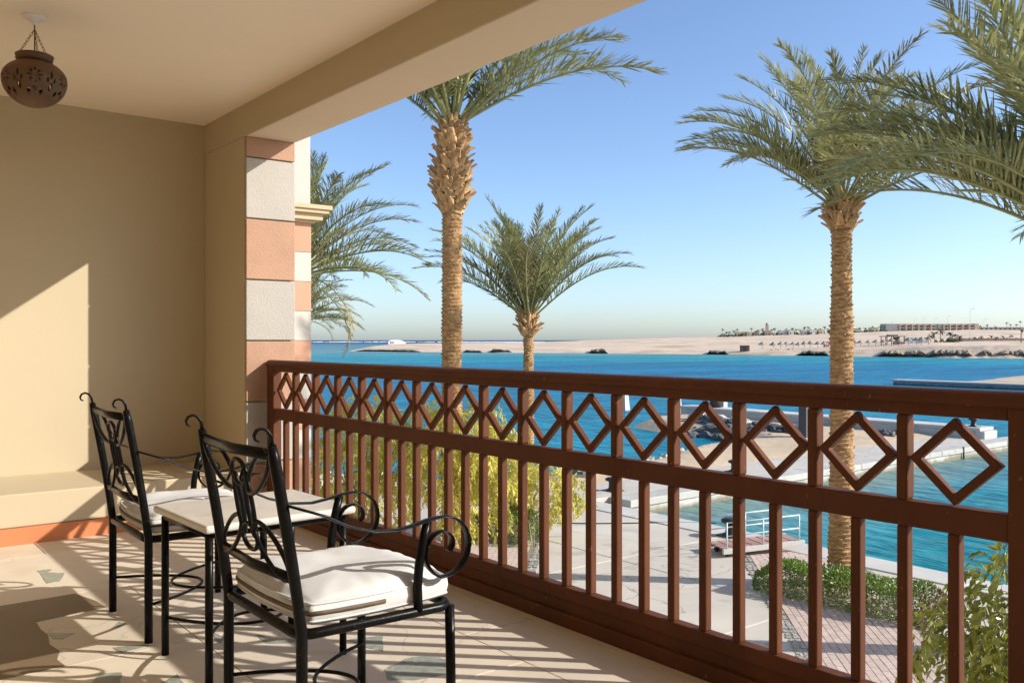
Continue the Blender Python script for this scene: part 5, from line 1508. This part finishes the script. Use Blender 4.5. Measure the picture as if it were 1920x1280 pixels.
ficus(x, y, GZ, [(0, 0, 2.95, 0.75, 0.65), (0.5, -0.4, 2.5, 0.6, 0.75), (-0.45, 0.3, 2.3, 0.6, 0.7), (.2, -.1, 1.6, .6, .7)], 620, 12, 0.115, M['yleaf'], 2, 'yellow leaved ficus in front of the tallest palm trunk', [(0, 0, .2, 0, 2.6, .07), (.2, .1, -.4, .3, 2.2, .05)])
x, y = gp(985, 22.0)
ficus(x, y, GZ, [(-.5, .4, 1.5, 0.75, 0.75), (0.35, -0.3, 1.15, 0.7, 0.6), (.95, -.75, 1.1, .4, .4), (-.9, .8, 2.2, .5, .6)], 560, 12, 0.115, M['yleaf'], 3, 'low spreading yellow bush right of the tallest palm trunk', [(0, 0, .3, -.2, 1.4, .05), (-.1, .1, -.6, .5, 1.6, .05)], 'ficus_bush', 'bush')
x, y = gp(1965, 7.6)
ficus(x, y, GZ, [(0, 0, 2.5, 0.62, 0.55), (-.36, .28, 2.2, .42, .45), (-.1, .0, 1.75, .45, .45), (-.62, .49, 2.25, .2, .2), (.4, -.3, 2.0, .5, .6), (-.25, .2, 1.55, .3, .35)], 480, 8, 0.125, M['oleaf'], 4, 'olive green ficus branches at the lower right behind the balusters', [(0, 0, 0, 0, 2.3, .05)])

def hedge(x0, y0, x1, y1, wd, h_, n, m, label, seed, dry=0.0):
    r_ = random.Random(seed)
    o = empty('clipped_hedge', (x0, y0, GZ))
    a = Vector((0, 0)); b = Vector((x1 - x0, y1 - y0)); dv = (b - a).normalized(); nv = Vector((-dv.y, dv.x)); LL = (b - a).length
    mb = MB(); dr = MB()
    for k in range(n):
        t = r_.random(); s = r_.uniform(-1, 1); zf = r_.random()
        if r_.random() < 0.5: zf = 1 - 0.3 * r_.random() ** 2
        elif r_.random() < 0.7: s = r_.choice((-1, 1)) * (1 - 0.3*r_.random()**2)
        hh = h_ * (0.82 + 0.35*noise.noise(Vector((t*LL*0.9, s, seed)))) * min(1, 4*t + .45, 4*(1-t) + .5)
        ww = wd * (0.5 + 0.12*noise.noise(Vector((t*LL*1.3, seed, 3)))) * min(1, math.sqrt(max(0, 1 - (2*t-1)**8)) + .15)
        p2 = a + dv*(t*LL) + nv*(s*ww*(1 - 0.25*zf*zf))
        p = Vector((p2.x, p2.y, hh*zf))
        d = (Vector((nv.x*s, nv.y*s, zf*1.1 - .2)) + Vector((r_.gauss(0, .7), r_.gauss(0, .7), r_.gauss(0, .5)))).normalized()
        tgt = dr if (dry and t > 1 - dry * (0.6 + 0.8*r_.random())) else mb
        leaf_add(tgt, p, d, Vector((r_.gauss(0, 1), r_.gauss(0, 1), 1.2)).normalized(), r_.uniform(.05, .085), r_.uniform(.014, .022))
    mb.build('foliage', m, o)
    if dry: dr.build('dry_foliage', M['dryleaf'], o)
    st = MB()
    for k in range(60):
        t = r_.random(); s = r_.uniform(-.8, .8); p = a + dv*(t*LL) + nv*(s*wd*.45)
        st.tube([(p.x, p.y, -.05), (p.x + r_.uniform(-.1, .1), p.y + r_.uniform(-.1, .1), h_*.5), (p.x + r_.uniform(-.2, .2), p.y + r_.uniform(-.2, .2), h_*.85)], [.012, .008, .004], 4)
    st.build('stems', M['bark'], o)
    tag(o, label, 'hedge', 'clipped hedges on the quay')
hedge(14.9, 10.9, 15.25, 7.3, 1.1, 0.62, 9000, M['hleaf'], 'clipped green hedge round the foot of the bare palm trunk', 5, 0.11)
x, y = gp(862, 22.5); x2, y2 = gp(1010, 21.2)
hedge(x, y, x2, y2, 1.1, 0.75, 4500, M['hleaf'], 'dark green hedge under the low yellow bush', 9)
